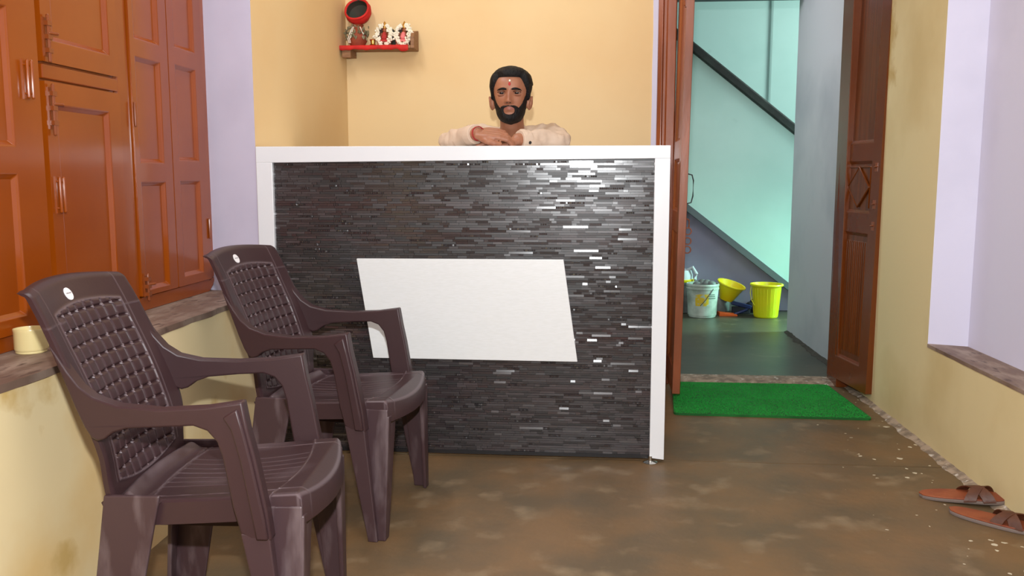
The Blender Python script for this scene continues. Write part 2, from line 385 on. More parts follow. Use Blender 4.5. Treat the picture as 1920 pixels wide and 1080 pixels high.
# ------------------------------------------------------------ panelled woodwork
def leaf(name, w_, h, opens, m, parent=None, th=.03, rec=.012, sl=.014, pm=None, both=False):
    """front face in the local XZ plane at y=0 facing -y, body to y=+th; opens = [(u0,u1,v0,v1)]"""
    us = sorted({0, w_} | {o[0] for o in opens} | {o[1] for o in opens}); vs_ = sorted({0, h} | {o[2] for o in opens} | {o[3] for o in opens})
    bm = NB(); V = {}
    def vert(p):
        k = tuple(round(q, 5) for q in p)
        if k not in V: V[k] = bm.verts.new(p)
        return V[k]
    def inside(u, v): return any(o[0] < u < o[1] and o[2] < v < o[3] for o in opens)
    for a, c_ in zip(us, us[1:]):
        for e_, f_ in zip(vs_, vs_[1:]):
            if inside((a + c_) / 2, (e_ + f_) / 2): continue
            bm.faces.new([vert((a, 0, e_)), vert((c_, 0, e_)), vert((c_, 0, f_)), vert((a, 0, f_))])
    for (a, c_, e_, f_) in opens:
        o_ = [(a, 0, e_), (c_, 0, e_), (c_, 0, f_), (a, 0, f_)]
        i1 = [(a + .004, .004, e_ + .004), (c_ - .004, .004, e_ + .004), (c_ - .004, .004, f_ - .004), (a + .004, .004, f_ - .004)]
        i_ = [(a + sl, rec, e_ + sl), (c_ - sl, rec, e_ + sl), (c_ - sl, rec, f_ - sl), (a + sl, rec, f_ - sl)]
        for A, B in ((o_, i1), (i1, i_)):
            for k in range(4): bm.faces.new([vert(A[k]), vert(A[(k + 1) % 4]), vert(B[(k + 1) % 4]), vert(B[k])])
    bk = [vert((0, th, 0)), vert((w_, th, 0)), vert((w_, th, h)), vert((0, th, h))]; bm.faces.new(bk)
    # outer rim
    for (p, q, r, s) in (((0, 0, 0), (w_, 0, 0), (w_, th, 0), (0, th, 0)), ((0, 0, h), (w_, 0, h), (w_, th, h), (0, th, h)),
                         ((0, 0, 0), (0, 0, h), (0, th, h), (0, th, 0)), ((w_, 0, 0), (w_, 0, h), (w_, th, h), (w_, th, 0))):
        bm.faces.new([bm.verts.new(t) for t in (p, q, r, s)])
    bmesh.ops.remove_doubles(bm, verts=bm.verts[:], dist=1e-5); o = obj(name, bm, m, parent, bevel=.0025)
    for (a, c_, e_, f_) in opens:
        pb = NB(); box(pb, a + sl - .002, c_ - sl + .002, rec - .001, rec + .006, e_ + sl - .002, f_ - sl + .002)
        obj('panel', pb, pm or m, o)
    return o

# wardrobe in the left recess: front plane X = -1.46, built in local coords then turned to face +X
WX = -1.432
ward = empty('built_in_cupboard', (WX, .8845, .618), PI / 2); ward.scale = (.984, 1, 1)   # local x -> +Y, local y -> -X (depth), z up
tag(ward, 'brown painted wooden cupboard with panelled doors filling the left wall recess above the sill', 'cupboard')
def wy(Y): return Y - .9
def wz(Z): return Z - .618
b = NB()                                                      # carcass: face frame with rounded lower corner
W_, Hh = wy(3.338), 1.93
rc = .045
pts = [(0, 0)] + [(W_ - rc + rc * math.sin(a), rc - rc * math.cos(a)) for a in [PI / 2 * k / 8 for k in range(9)]] + [(W_, Hh), (0, Hh)]
prism(b, pts, 'y', .014, .17)
obj('carcass', b, BROWN, ward, bevel=.004)
def frame_strip(y0, y1, z0, z1, proud=0.0, name='frame_stile'):
    bb = NB(); box(bb, wy(y0), wy(y1), -proud, .016, wz(z0), wz(z1)); return obj(name, bb, BROWN, ward, bevel=.003)
frame_strip(2.672, 2.742, .66, 2.5); 
b = NB()
x0_, x1_ = wy(3.284), W_ + .001
prism(b, [(x0_, wz(.655)), (x1_, wz(.675)), (x1_, Hh), (x0_, Hh)], 'y', 0.002, .016); obj('frame_stile', b, BROWN, ward, bevel=.003)
b = NB(); prism(b, [(0, 0), (W_ - rc - .01, 0), (W_ - .02, .02), (W_, .045), (W_ - .003, wz(.668)), (0, wz(.650))], 'y', .002, .016); obj('bottom_rail', b, BROWN, ward, bevel=.003)
def wdoor(Y0, Y1, Z0, Z1, opens, proud=.008):
    o = leaf('door', Y1 - Y0, Z1 - Z0, [(a - Y0, c_ - Y0, e_ - Z0, f_ - Z0) for a, c_, e_, f_ in opens], BROWN, ward)
    o.location = (wy(Y0), -proud, wz(Z0)); return o
wdoor(1.30, 1.738, .66, 2.40, [(1.39, 1.65, .72, 1.05), (1.39, 1.65, 1.13, 1.46), (1.39, 1.65, 1.53, 2.3)])
dA = wdoor(1.742, 2.262, .66, 2.40, [(1.82, 2.145, .70, 1.06), (1.82, 2.145, 1.13, 1.47), (1.82, 2.145, 1.55, 2.3)])
dU = wdoor(2.285, 2.668, 1.356, 2.40, [(2.335, 2.62, 1.415, 2.3)])
frame_strip(2.285, 2.668, 1.312, 1.350, .004, 'middle_rail')
dL = wdoor(2.285, 2.668, .664, 1.306, [(2.335, 2.60, .70, 1.246)])
dC = wdoor(2.746, 3.000, .668, 2.40, [(2.776, 2.94, .685, 1.037), (2.776, 2.94, 1.10, 1.433), (2.776, 2.94, 1.490, 2.3)])
dD = wdoor(3.006, 3.278, .668, 2.40, [(3.055, 3.215, .70, 1.04), (3.055, 3.215, 1.112, 1.442), (3.055, 3.215, 1.502, 2.3)])
def pull(parent, Y, Z, Y0, Z0):
    bb = NB()
    for s in (-.009, .009):
        tube(bb, [(Y - Y0 + s, -.012, Z - Z0 - .045), (Y - Y0 + s, -.012, Z - Z0 + .045)], .0042, 10)
        for q in (-.036, .036): tube(bb, [(Y - Y0 + s, .0, Z - Z0 + q), (Y - Y0 + s, -.011, Z - Z0 + q)], .003, 8, round_ends=False)
    box(bb, Y - Y0 - .013, Y - Y0 + .013, -.003, .001, Z - Z0 - .05, Z - Z0 + .05)
    obj('handle', bb, BROWN, parent, smooth=True)
pull(dA, 2.205, 1.30, 1.742, .66); pull(dL, 2.315, 1.005, 2.285, .664)
def bolt(parent, Y, Z, Y0, Z0, L=.10):
    bb = NB(); u, v = Y - Y0, Z - Z0
    box(bb, u - .011, u + .011, -.003, .001, v - L / 2, v + L / 2)
    tube(bb, [(u, -.009, v - L * .62), (u, -.009, v + L * .55)], .0045, 8)
    for q in (-.35, 0, .35): box(bb, u - .010, u + .010, -.015, 0, v + q * L - .006, v + q * L + .006)
    tube(bb, [(u, -.012, v + .1 * L), (u + .02, -.022, v + .1 * L)], .004, 8)
    obj('bolt', bb, IRON, parent, smooth=True)
bolt(dU, 2.302, 1.42, 2.285, 1.356, .10); bolt(dL, 2.305, 1.235, 2.285, .664, .11); bolt(dC, 2.768, .70, 2.746, .668, .07)
for (pa, Y, Z, Y0, Z0) in ((dC, 2.75, 1.25, 2.746, .668), (dD, 3.274, .86, 3.006, .668)):
    bb = NB(); tube(bb, [(Y - Y0, -.004, Z - Z0 - .035), (Y - Y0, -.004, Z - Z0 + .035)], .004, 8); obj('hinge', bb, IRON, pa, smooth=True)

# door frame and the two open leaves
b = NB()
prof = [(.352, 4.505), (.352, 4.462), (.372, 4.452), (.378, 4.462), (.392, 4.462), (.396, 4.450), (.436, 4.450), (.440, 4.458), (.440, 4.62), (.352, 4.62)]
prism(b, prof, 'z', 0, 2.12)
fr = struct('door_1', b, BROWN_JAMB, bevel=.002)
b = NB(); box(b, 1.275, 1.347, 4.45, 4.62, 0, 2.12); obj('jamb', b, BROWN_DARK, fr, bevel=.003)
b = NB(); box(b, .352, 1.347, 4.45, 4.62, 2.05, 2.12); obj('head', b, BROWN_JAMB, fr, bevel=.003)
# right leaf: hinge far, opened against the wall. local x -> along leaf towards the camera
hx, hy, nx_, ny_ = 1.258, 4.56, 1.318, 4.125
wid = math.hypot(nx_ - hx, ny_ - hy); ang = math.atan2(ny_ - hy, nx_ - hx)
def lv(z_): return z_ - .045
rl = leaf('door_2', wid, 2.0, [(.085, wid - .085, lv(.16), lv(.79)), (.085, wid - .085, lv(.885), lv(1.13)), (.085, wid - .085, lv(1.215), 1.92)],
          BROWN_DARK, None, th=.035, rec=.011, sl=.016, pm=BROWN_GRAIN)
rl['kind'] = 'structure'
rl.location = (hx, hy, .045); rl.rotation_euler = (0, 0, ang)
# local frame: x along leaf, y = left of x direction -> points +X (away from room centre); front (-y) faces the room
rl.rotation_euler = Euler((math.radians(-.9), 0, ang))
def local_box(parent, name, m, boxes, **k):
    bb = NB()
    for q in boxes: box(bb, *q)
    return obj(name, bb, m, parent, **k)
# raised diamond in the middle panel
zc0 = (lv(.885) + lv(1.13)) / 2; xc = wid / 2; bb = NB()
hw, hh2 = (wid - .17) / 2 - .022, .095
P4 = [(xc - hw, zc0), (xc, zc0 + hh2), (xc + hw, zc0), (xc, zc0 - hh2)]
prism(bb, P4, 'y', .003, .011)
obj('diamond_moulding', bb, BROWN_GRAIN, rl, bevel=.003)
bb = NB()
for k in range(4):
    p, q = P4[k], P4[(k + 1) % 4]
    tube(bb, [(p[0], .004, p[1]), (q[0], .004, q[1])], .004, 6)
for k, (p, q) in enumerate([((xc - hw, zc0 + hh2), (xc + hw, zc0 + hh2)), ((xc + hw, zc0 - hh2), (xc + hw, zc0 + hh2))]):
    tube(bb, [(p[0], .008, p[1]), (q[0], .008, q[1])], .004, 6)
obj('bead_moulding', bb, BROWN_DARK, rl, smooth=True)
# reeded lower panel
bb = NB()
for k in range(11):
    u = .118 + (wid - .236) * k / 10
    tube(bb, [(u, .012, lv(.205)), (u, .012, lv(.745))], .0055, 6)
obj('reeding', bb, BROWN_GRAIN, rl, smooth=True)
bb = NB()
for zz in (.93, 1.10, .83):
    box(bb, wid - .050, wid - .026, -.002, .001, lv(zz) - .02, lv(zz) + .02)
    tube(bb, [(wid - .048, -.006, lv(zz)), (wid - .026, -.006, lv(zz) + .003)], .0035, 8)
obj('latch', bb, IRON, rl, smooth=True)
# left leaf, seen almost edge on
hx2, hy2, nx2, ny2 = .424, 4.47, .414, 4.02
wid2 = math.hypot(nx2 - hx2, ny2 - hy2); ang2 = math.atan2(ny2 - hy2, nx2 - hx2)
ll = leaf('door_3', wid2, 2.0, [(.085, wid2 - .085, lv(.16), lv(.79)), (.085, wid2 - .085, lv(.885), lv(1.13)), (.085, wid2 - .085, lv(1.215), 1.92)],
          BROWN_JAMB, None, th=.035, rec=.010, sl=.016)
ll['kind'] = 'structure'
ll.location = (hx2, hy2, .055); ll.rotation_euler = Euler((math.radians(-.75), 0, ang2))
bb = NB()     # pull ring and chain hooks on the leaf's far face, seen past its edge
tube(bb, [(wid2 - .03, .035, lv(1.06)), (wid2 - .03, .055, lv(1.055)), (wid2 - .03, .062, lv(1.03)), (wid2 - .03, .062, lv(.96)), (wid2 - .03, .055, lv(.93)), (wid2 - .03, .035, lv(.925))], .003, 8)
obj('handle', bb, WIREM, ll, smooth=True)
bb = NB()
for k, zz in enumerate((.80, .755, .715)):
    r_ = .016
    tube(bb, [(wid2 - .03, .046 + r_ * math.cos(a), lv(zz) + r_ * math.sin(a)) for a in [2 * PI * q / 10 for q in range(10)]], .003, 6, closed=True, up=(1, 0, 0))
tube(bb, [(wid2 - .03, .033, lv(.86)), (wid2 - .03, .05, lv(.85)), (wid2 - .03, .05, lv(.82))], .003, 6)
obj('door_chain', bb, IRON, ll, smooth=True)
bb = NB(); tube(bb, [(wid2 - .02, -.006, lv(1.86) + .0), (wid2 - .02, -.006, lv(1.80))], .006, 8); box(bb, wid2 - .035, wid2 - .008, -.004, .001, lv(1.79), lv(1.87))
obj('latch', bb, IRON, ll, smooth=True)

# ------------------------------------------------------------ reception counter
YC = 3.19
X0, X1, CT = -1.214, .302, 1.166
cn = empty('reception_counter', (0, YC, 0)); tag(cn, 'white framed reception counter with a black mosaic front and blank white sign board', 'counter')
b = NB()      # carcass behind the tiles, sides and top
box(b, X0 + .004, X1 - .004, .03, .05, .03, CT - .012); box(b, X0 + .004, X0 + .022, .05, .42, .03, CT - .012); box(b, X1 - .022, X1 - .004, .05, .42, .03, CT - .012)
box(b, X0 + .02, X1 - .02, .05, .42, .70, .718)
obj('carcass', b, WHITEL, cn)
b = NB(); box(b, X0, X1, -.0, .44, CT - .012, CT); obj('top', b, WHITEL, cn, bevel=.002)
b = NB()      # white picture-frame border (three members)
prism(b, [(X0, 1.106), (X1, 1.120), (X1, CT - .0005), (X0, CT - .0005)], 'y', -.012, .03); obj('frame_top', b, WHITEL, cn, bevel=.002)
b = NB(); box(b, X0, X0 + .061, -.0122, .03, .022, 1.107); obj('frame_side', b, WHITEL, cn, bevel=.002)
b = NB(); prism(b, [(.249, .018), (.302, .012), (.302, 1.1205), (.247, 1.1195)], 'y', -.0122, .03); obj('frame_side', b, WHITEL, cn, bevel=.002)
b = NB(); prism(b, [(-.842, .754), (-.075, .756), (-.021, .378), (-.786, .380)], 'y', -.018, .002); obj('sign_board', b, WHITEP, cn, bevel=.002)['label'] = 'blank white slanted board on the mosaic front'
b = NB(); box(b, X0 + .05, X1 - .05, .012, .03, .022, 1.12); obj('backing', b, BLACK, cn)
b = NB(); box(b, X0 + .06, .25, .002, .03, .012, .026); obj('bottom_rail', b, BLACK, cn)
for fx in (X0 + .05, .252):
    b = NB(); lathe(b, [(.026, 0), (.027, .003), (.018, .006), (.007, .009), (.007, .026)], (fx, -.012 if fx > 0 else .02, .0), 20); obj('levelling_foot', b, CHROME, cn, smooth=True)
# mosaic tiles: real little tiles, each set at its own slight tilt
rnd = random.Random(11)
V = []; Fc = []; COL = []
def tile(x0, x1, z0, z1, tx, tz, col, rg, y=.004):
    """tx: tilt about X (normal up/down), tz: tilt about Z"""
    cx, cz = (x0 + x1) / 2, (z0 + z1) / 2; i0 = len(V)
    for (X, Z) in ((x0, z0), (x1, z0), (x1, z1), (x0, z1)):
        V.append((X, y + (Z - cz) * math.tan(tx) + (X - cx) * math.tan(tz) , Z))
    for (X, Z) in ((x0, z0), (x1, z0), (x1, z1), (x0, z1)): V.append((X, .0125, Z))
    for f in ((0, 1, 2, 3), (0, 4, 5, 1), (1, 5, 6, 2), (2, 6, 7, 3), (3, 7, 4, 0)):
        Fc.append(tuple(i0 + k for k in f)); COL.append((*col, rg))
PX0, PX1, PZ0, PZ1 = X0 + .060, .250, .026, 1.1205
pitch = .0087; nrow = int((PZ1 - PZ0) / pitch)
for r in range(nrow):
    z0 = PZ0 + r * pitch; z1 = z0 + pitch - .0008
    X = PX0 - rnd.random() * .05; band = noise.noise(Vector((0, 0, r * .09)))
    while X < PX1:
        L = rnd.choice((.018, .024, .03, .036, .045, .055, .07, .09)); a = max(X, PX0); c_ = min(X + L - .0008, PX1); X += L
        if c_ - a < .003: continue
        q = rnd.random(); g_ = rnd.uniform(.029, .037); mr = max(0, band + .15) * .06 * rnd.random()
        base = (g_ * 1.06 + mr * .7, g_ * .93, g_ * .98)
        if q < .54: tile(a, c_, z0, z1, rnd.gauss(0, .010), rnd.gauss(0, .004), base, rnd.choice((.16, .24, .30, .42)))
        elif q < .76: tile(a, c_, z0, z1, rnd.gauss(0, .01), 0, (g_ * .30 + mr * .6, g_ * .24, g_ * .25), .45, y=.006)
        elif q < .91: tile(a, c_, z0, z1, rnd.uniform(-.03, .26), rnd.gauss(0, .0022), base, .2)
        elif q < .93: tile(a, c_, z0, z1, rnd.uniform(-.02, .03), rnd.gauss(0, .004), base, .2)
        else:
            k = max(2, int((c_ - a) / .0065))
            for s in range(k):
                e0 = a + (c_ - a) * s / k; e1 = a + (c_ - a) * (s + .8) / k
                tile(e0, e1, z0 + .001, z1 - .001, rnd.uniform(-.05, .2), rnd.uniform(-.22, .22), base, .1)
me = bpy.data.meshes.new('mosaic_tiles'); me.from_pydata(V, [], Fc); me.update()
at = me.attributes.new('tile', 'FLOAT_COLOR', 'FACE'); at.data.foreach_set('color', [q for c_ in COL for q in c_])
mm = bpy.data.materials.new('mosaic_tile'); mm.use_nodes = True; N = mm.node_tree.nodes; Lk = mm.node_tree.links
a_ = N.new('ShaderNodeAttribute'); a_.attribute_name = 'tile'; bs = N['Principled BSDF']
Lk.new(a_.outputs['Color'], bs.inputs['Base Color']); Lk.new(a_.outputs['Alpha'], bs.inputs['Roughness'])
bs.inputs['Specular IOR Level'].default_value = .7
me.materials.append(mm)
mo = bpy.data.objects.new('mosaic_tiles', me); C.objects.link(mo); mo.parent = cn; mo['kind'] = 'stuff'

# ------------------------------------------------------------ moulded plastic armchairs
def interp(zs, xs):
    zs, xs = np.array(zs), np.array(xs)
    def f(q):   # smooth (Catmull-Rom through sorted knots)
        q = min(max(q, zs[0]), zs[-1]); i = min(int(np.searchsorted(zs, q, side='right')) - 1, len(zs) - 2)
        h_ = zs[i + 1] - zs[i]; t = (q - zs[i]) / h_
        m0 = (xs[i + 1] - xs[max(i - 1, 0)]) / (zs[i + 1] - zs[max(i - 1, 0)]) * h_
        m1 = (xs[min(i + 2, len(xs) - 1)] - xs[i]) / (zs[min(i + 2, len(xs) - 1)] - zs[i]) * h_
        return (2 * t**3 - 3 * t**2 + 1) * xs[i] + (t**3 - 2 * t**2 + t) * m0 + (-2 * t**3 + 3 * t**2) * xs[i + 1] + (t**3 - t**2) * m1
    return f
back_x = interp([.345, .365, .42, .49, .56, .63, .71, .77, .83], [-.125, -.150, -.158, -.160, -.178, -.203, -.238, -.265, -.296])
back_w = interp([.345, .42, .52, .62, .72, .83], [.190, .205, .222, .226, .222, .214])
def seat_z(xx, yy):
    t = (xx + .16) / .41
    return .388 + .026 * t - .012 * (1 - (yy / .2) ** 2) * math.sin(PI * min(max(t, 0), 1)) - .02 * max(0, t - .93) / .07
def line(dist, wd=.0022): return math.exp(-(dist / wd) ** 2)
def make_chair(label):
    t = empty('plastic_armchair'); tag(t, label, 'chair', 'maroon plastic armchairs')
    # backrest
    nu, nv = 190, 200; bm = NB(); Fv = []; Bv = []; WR = []
    for j in range(nv + 1):
        v = j / nv; rf = []; rb = []
        for i in range(nu + 1):
            s = -1 + 2 * i / nu
            ztop = .823 + .014 * (1 - s * s); zz = .345 + (ztop - .345) * v
            wd = back_w(zz); yy = wd * s
            cur = -.030 * (1 - s * s) * min(1, max(0, (zz - .36) / .12))
            xx = back_x(min(zz, .83)) + cur - (.0 if zz <= .83 else (zz - .83) * .5)
            # tufted field
            top = .766 + .012 * (1 - (yy / .15) ** 2); botm = .425 - .020 * (1 - (yy / .15) ** 2)
            h = 0; wr_ = 0
            if abs(yy) < .15 and botm < zz < top:
                cu = (yy + .15) / .0375; cv = (zz - .405) / .0325 
                fu, fv = cu % 1, cv % 1
                sg = 1 if (int(cu) + int(cv)) % 2 else -1
                du, dv_ = min(fu, 1 - fu), min(fv, 1 - fv)
                h = .0060 * (1 - math.exp(-(du / .085) ** 2)) * (1 - math.exp(-(dv_ / .085) ** 2)) - .0040
                h += .0014 * (1 - (2 * fu - 1) ** 2) * (1 - (2 * fv - 1) ** 2) + .0016 * (fu - .5)
                if du < .10 and dv_ < .12: h += .0050; wr_ = .5
                if .78 < fu < .93 and dv_ > .1 and yy > -.05: wr_ = .16
            ed = min(abs(abs(yy) - .153) if botm - .006 < zz < top + .006 else 1, abs(zz - top - .003) if abs(yy) < .153 else 1, abs(zz - botm + .003) if abs(yy) < .153 else 1)
            h += .0022 * line(ed, .003); wr_ = max(wr_, .45 * line(ed, .0022))
            l2 = line(abs(abs(yy) - .168), .0016) * (zz > .42); h += .0012 * l2; wr_ = max(wr_, .30 * l2)
            if abs(yy) > .12: l2 = line(abs(zz - .752), .0016); h += .001 * l2; wr_ = max(wr_, .25 * l2)
            wr_ = max(wr_, .35 * math.exp(-((zz - .362) / .012) ** 2) * (.5 + noise.noise(Vector((yy * 30, zz * 60, 0)))))
            WR.append(min(.5, max(0, wr_))); WR.append(0)
            # rolled edge
            e = max(0, (abs(s) - .93) / .07); xx -= .006 * e * e
            et = max(0, (v - .975) / .025); xx -= .010 * et * et
            rf.append(bm.verts.new((xx + h, yy, zz)))
            thick = .009 + .010 * max(0, (abs(s) - .86) / .14) ** .7 - .008 * e + .003 * (v > .985)
            rb.append(bm.verts.new((xx - thick, yy * (.995), zz - (.0))))
        Fv.append(rf); Bv.append(rb)
    for j in range(nv):
        for i in range(nu):
            bm.faces.new((Fv[j][i], Fv[j][i + 1], Fv[j + 1][i + 1], Fv[j + 1][i])); bm.faces.new((Bv[j][i], Bv[j + 1][i], Bv[j + 1][i + 1], Bv[j][i + 1]))
        for k in (0, nu): bm.faces.new((Fv[j][k], Fv[j + 1][k], Bv[j + 1][k], Bv[j][k]))
    for i in range(nu):
        for k in (0, nv): bm.faces.new((Fv[k][i], Fv[k][i + 1], Bv[k][i + 1], Bv[k][i]))
    bk = obj('backrest', bm, PLAST, t, smooth=True, angle=50); set_wear(bk, WR)
    # sticker on the header (offset towards the near side)
    bm = NB(); zc_ = .800; yc_ = -.035; xb = back_x(zc_) - .030 * (1 - (yc_ / .217) ** 2) + .0014
    sl_ = (back_x(.81) - back_x(.79)) / .02
    nrm = Vector((1, 0, -sl_)).normalized(); q = Vector((0, 0, 1)).rotation_difference(nrm).to_matrix()
    lathe(bm, [(.0150, -.001), (.0150, .0007), (.0143, .0011)], (xb, yc_, zc_), 28, rot=q)
    sk = obj('sticker', bm, STICK, bk); sk['label'] = 'round white sticker'
    bm = NB(); rr = random.Random(3)
    up_ = Vector((sl_, 0, 1)).normalized(); sd = Vector((0, 1, 0))
    for k in range(9):
        cpos = Vector((xb, yc_, zc_)) + nrm * .0013 + sd * (-.0095 + .0024 * k)
        hgt = rr.choice((.0022, .0026, .003)); wd_ = .0016
        vs4 = [bm.verts.new(cpos + sd * a + up_ * c_) for a, c_ in ((-wd_ / 2, 0), (wd_ / 2, 0), (wd_ / 2, hgt), (-wd_ / 2, hgt))]; bm.faces.new(vs4)
    obj('lettering', bm, INK, sk)
    # seat
    nx, ny = 130, 130; bm = NB(); G = []; WR = []
    for i in range(nx + 1):
        row = []
        for j in range(ny + 1):
            s = -1 + 2 * j / ny; u = i / nx
            xf = .228 + .030 * (1 - s * s); xx = -.165 + (xf + .165) * u
            hw_ = .188 + .020 * u + .004 * math.sin(PI * u); yy = hw_ * s
            zz = seat_z(xx, yy)
            e = max(0, (abs(s) - .93) / .07); zz -= .006 * e * e
            e = max(0, (u - .975) / .025); zz -= .004 * e * e
            h = 0; wr_ = 0
            yb = abs(yy)
            fieldw = .150 - .03 * math.sin(PI * u)
            if -.10 < xx < .165 + .02 * (1 - s * s):
                h -= .0018
                for k in range(-3, 4):
                    l2 = line(yy - k * .040 * (1 - .25 * math.cos((u - .45) * 2.6)), .0018); h += .0012 * l2; wr_ = max(wr_, .30 * l2)
            l1 = line(abs(xx - (.165 + .02 * (1 - s * s))), .0020); l2 = line(xx + .085 + .02 * (1 - s * s), .0020); l3 = line(yb - .165, .0018) * (xx > -.11)
            l4 = line(abs(s) - .985, .010) * (xx > .17) + line(u - .988, .006)
            h += .0016 * l1 + .0014 * l2 + .0016 * l3; wr_ = max(wr_, .38 * l1, .34 * l2, .34 * l3, .4 * min(1, l4))
            roll = math.exp(-((xx + .135 + .018 * (1 - s * s)) / .016) ** 2); h += .016 * roll
            wr_ = max(wr_, roll * (.22 + .3 * noise.noise(Vector((yy * 22, xx * 60, 3)))))
            wr_ = max(wr_, .5 * max(0, noise.noise(Vector((yy * 8, xx * 8, 9))) - .25)); WR.append(min(.5, max(0, wr_)))
            row.append(bm.verts.new((xx, yy, zz + h)))
        G.append(row)
    for i in range(nx):
        for j in range(ny): bm.faces.new((G[i][j], G[i + 1][j], G[i + 1][j + 1], G[i][j + 1]))
    rim = [G[0][j] for j in range(ny + 1)] + [G[i][ny] for i in range(1, nx + 1)] + [G[nx][j] for j in range(ny - 1, -1, -1)] + [G[i][0] for i in range(nx - 1, 0, -1)]
    low = []
    for v_ in rim:
        dep = .046 + (.010 * (abs(v_.co.y) / .2) ** 3 if v_.co.x > .19 else 0)
        low.append(bm.verts.new((v_.co.x + (.004 if v_.co.x > .2 else 0), v_.co.y * 1.01, v_.co.z - dep)))
    n = len(rim)
    for i in range(n): bm.faces.new((rim[i], low[i], low[(i + 1) % n], rim[(i + 1) % n]))
    bm.faces.new(low)
    set_wear(obj('seat', bm, PLAST, t, smooth=True, angle=40), WR + [0] * len(low))
    # arms
    top = [(-.244, .70), (-.222, .668), (-.200, .640), (-.170, .618), (-.12, .604), (-.03, .599), (.06, .604), (.133, .615)]
    poly = top + [(.142, .56), (.155, .50), (.174, .39), (.180, .33), (.150, .325), (.118, .345), (.105, .40), (.090, .50), (.080, .535), (.062, .557), (.035, .567), (-.03, .564), (-.10, .559), (-.130, .549), (-.150, .534), (-.165, .530), (-.178, .536), (-.192, .556), (-.210, .595), (-.236, .660), (-.262, .722)]
    for s in (-1, 1):
        bm = NB(); prism(bm, poly, 'y', s * .228, s * .262)
        # flare inwards towards the stile at the back
        for v_ in bm.verts:
            k = max(0, (-.06 - v_.co.x) / .18); v_.co.y -= s * .034 * k
            if v_.co.z > .55 and v_.co.x > -.12: pass
            kk = max(0, (.56 - v_.co.z) / .22) if v_.co.x > 0 else 0; v_.co.y -= s * .006 * kk
        # top cap overhangs outwards for a flat arm rest
        a = obj('arm', bm, PLAST, t, smooth=True, bevel=.005, seg=3)
        bm = NB()    # raised outer web along post
        strip = [(.095, .585), (.124, .603), (.135, .56), (.150, .49), (.170, .38), (.176, .335), (.152, .335), (.142, .40), (.125, .50), (.110, .56)]
        prism(bm, strip, 'y', s * .255, s * .268)
        obj('arm_web', bm, PLAST, a, smooth=True, bevel=.004)
    # legs
    for s in (-1, 1):
        bm = NB()
        def quadprism(A, B):      # A, B lists of 4 (x,y) at z0,z1
            za, zb = A[1], B[1]; va = [bm.verts.new((p[0], s * p[1], za)) for p in A[0]]; vb = [bm.verts.new((p[0], s * p[1], zb)) for p in B[0]]
            bm.faces.new(va); bm.faces.new(vb[::-1])
            for k in range(4): bm.faces.new((va[k], va[(k + 1) % 4], vb[(k + 1) % 4], vb[k]))
        # outer strip continuing the arm post
        quadprism(([(.118, .226), (.176, .226), (.176, .256), (.118, .256)], .345), ([(.180, .236), (.208, .236), (.208, .252), (.180, .252)], 0))
        # side panel
        quadprism(([(.150, .198), (.232, .200), (.232, .212), (.150, .210)], .385), ([(.180, .228), (.228, .228), (.228, .240), (.180, .240)], 0))
        # front flange
        quadprism(([(.224, .140), (.238, .145), (.236, .212), (.224, .212)], .365), ([(.218, .206), (.229, .206), (.229, .240), (.218, .240)], 0))
        obj('leg', bm, PLAST_DUST, t, bevel=.003)
        bm = NB()
        quadprism(([(-.176, .196), (-.060, .200), (-.060, .210), (-.176, .208)], .405), ([(-.222, .228), (-.140, .228), (-.140, .238), (-.222, .238)], 0))
        quadprism(([(-.176, .140), (-.166, .140), (-.166, .208), (-.176, .208)], .400), ([(-.224, .198), (-.212, .198), (-.212, .238), (-.224, .238)], 0))
        obj('leg', bm, PLAST_DUST, t, bevel=.003)
        # stile between rear leg and arm root
        bm = NB(); prism(bm, [(-.182, .39), (-.060, .39), (-.075, .372), (-.17, .36)], 'y', s * .196, s * .206); obj('gusset', bm, PLAST, t)
    return t
def copy_tree(o, parent=None):
    c_ = o.copy(); C.objects.link(c_); c_.parent = parent
    for ch in list(o.children): copy_tree(ch, c_)
    return c_
ch1 = make_chair('nearest maroon plastic armchair in front of the cream lower wall, closest to the camera')
ch1.location = (-.814, 1.858, 0); ch1.rotation_euler = (0, 0, math.radians(4))
ch2 = copy_tree(ch1); ch2['label'] = 'farther maroon plastic armchair standing against the mosaic counter front'
ch2.location = (-.775, 2.655, 0); ch2.rotation_euler = (0, 0, math.radians(-5))

ch1.scale = (1, .955, 1)
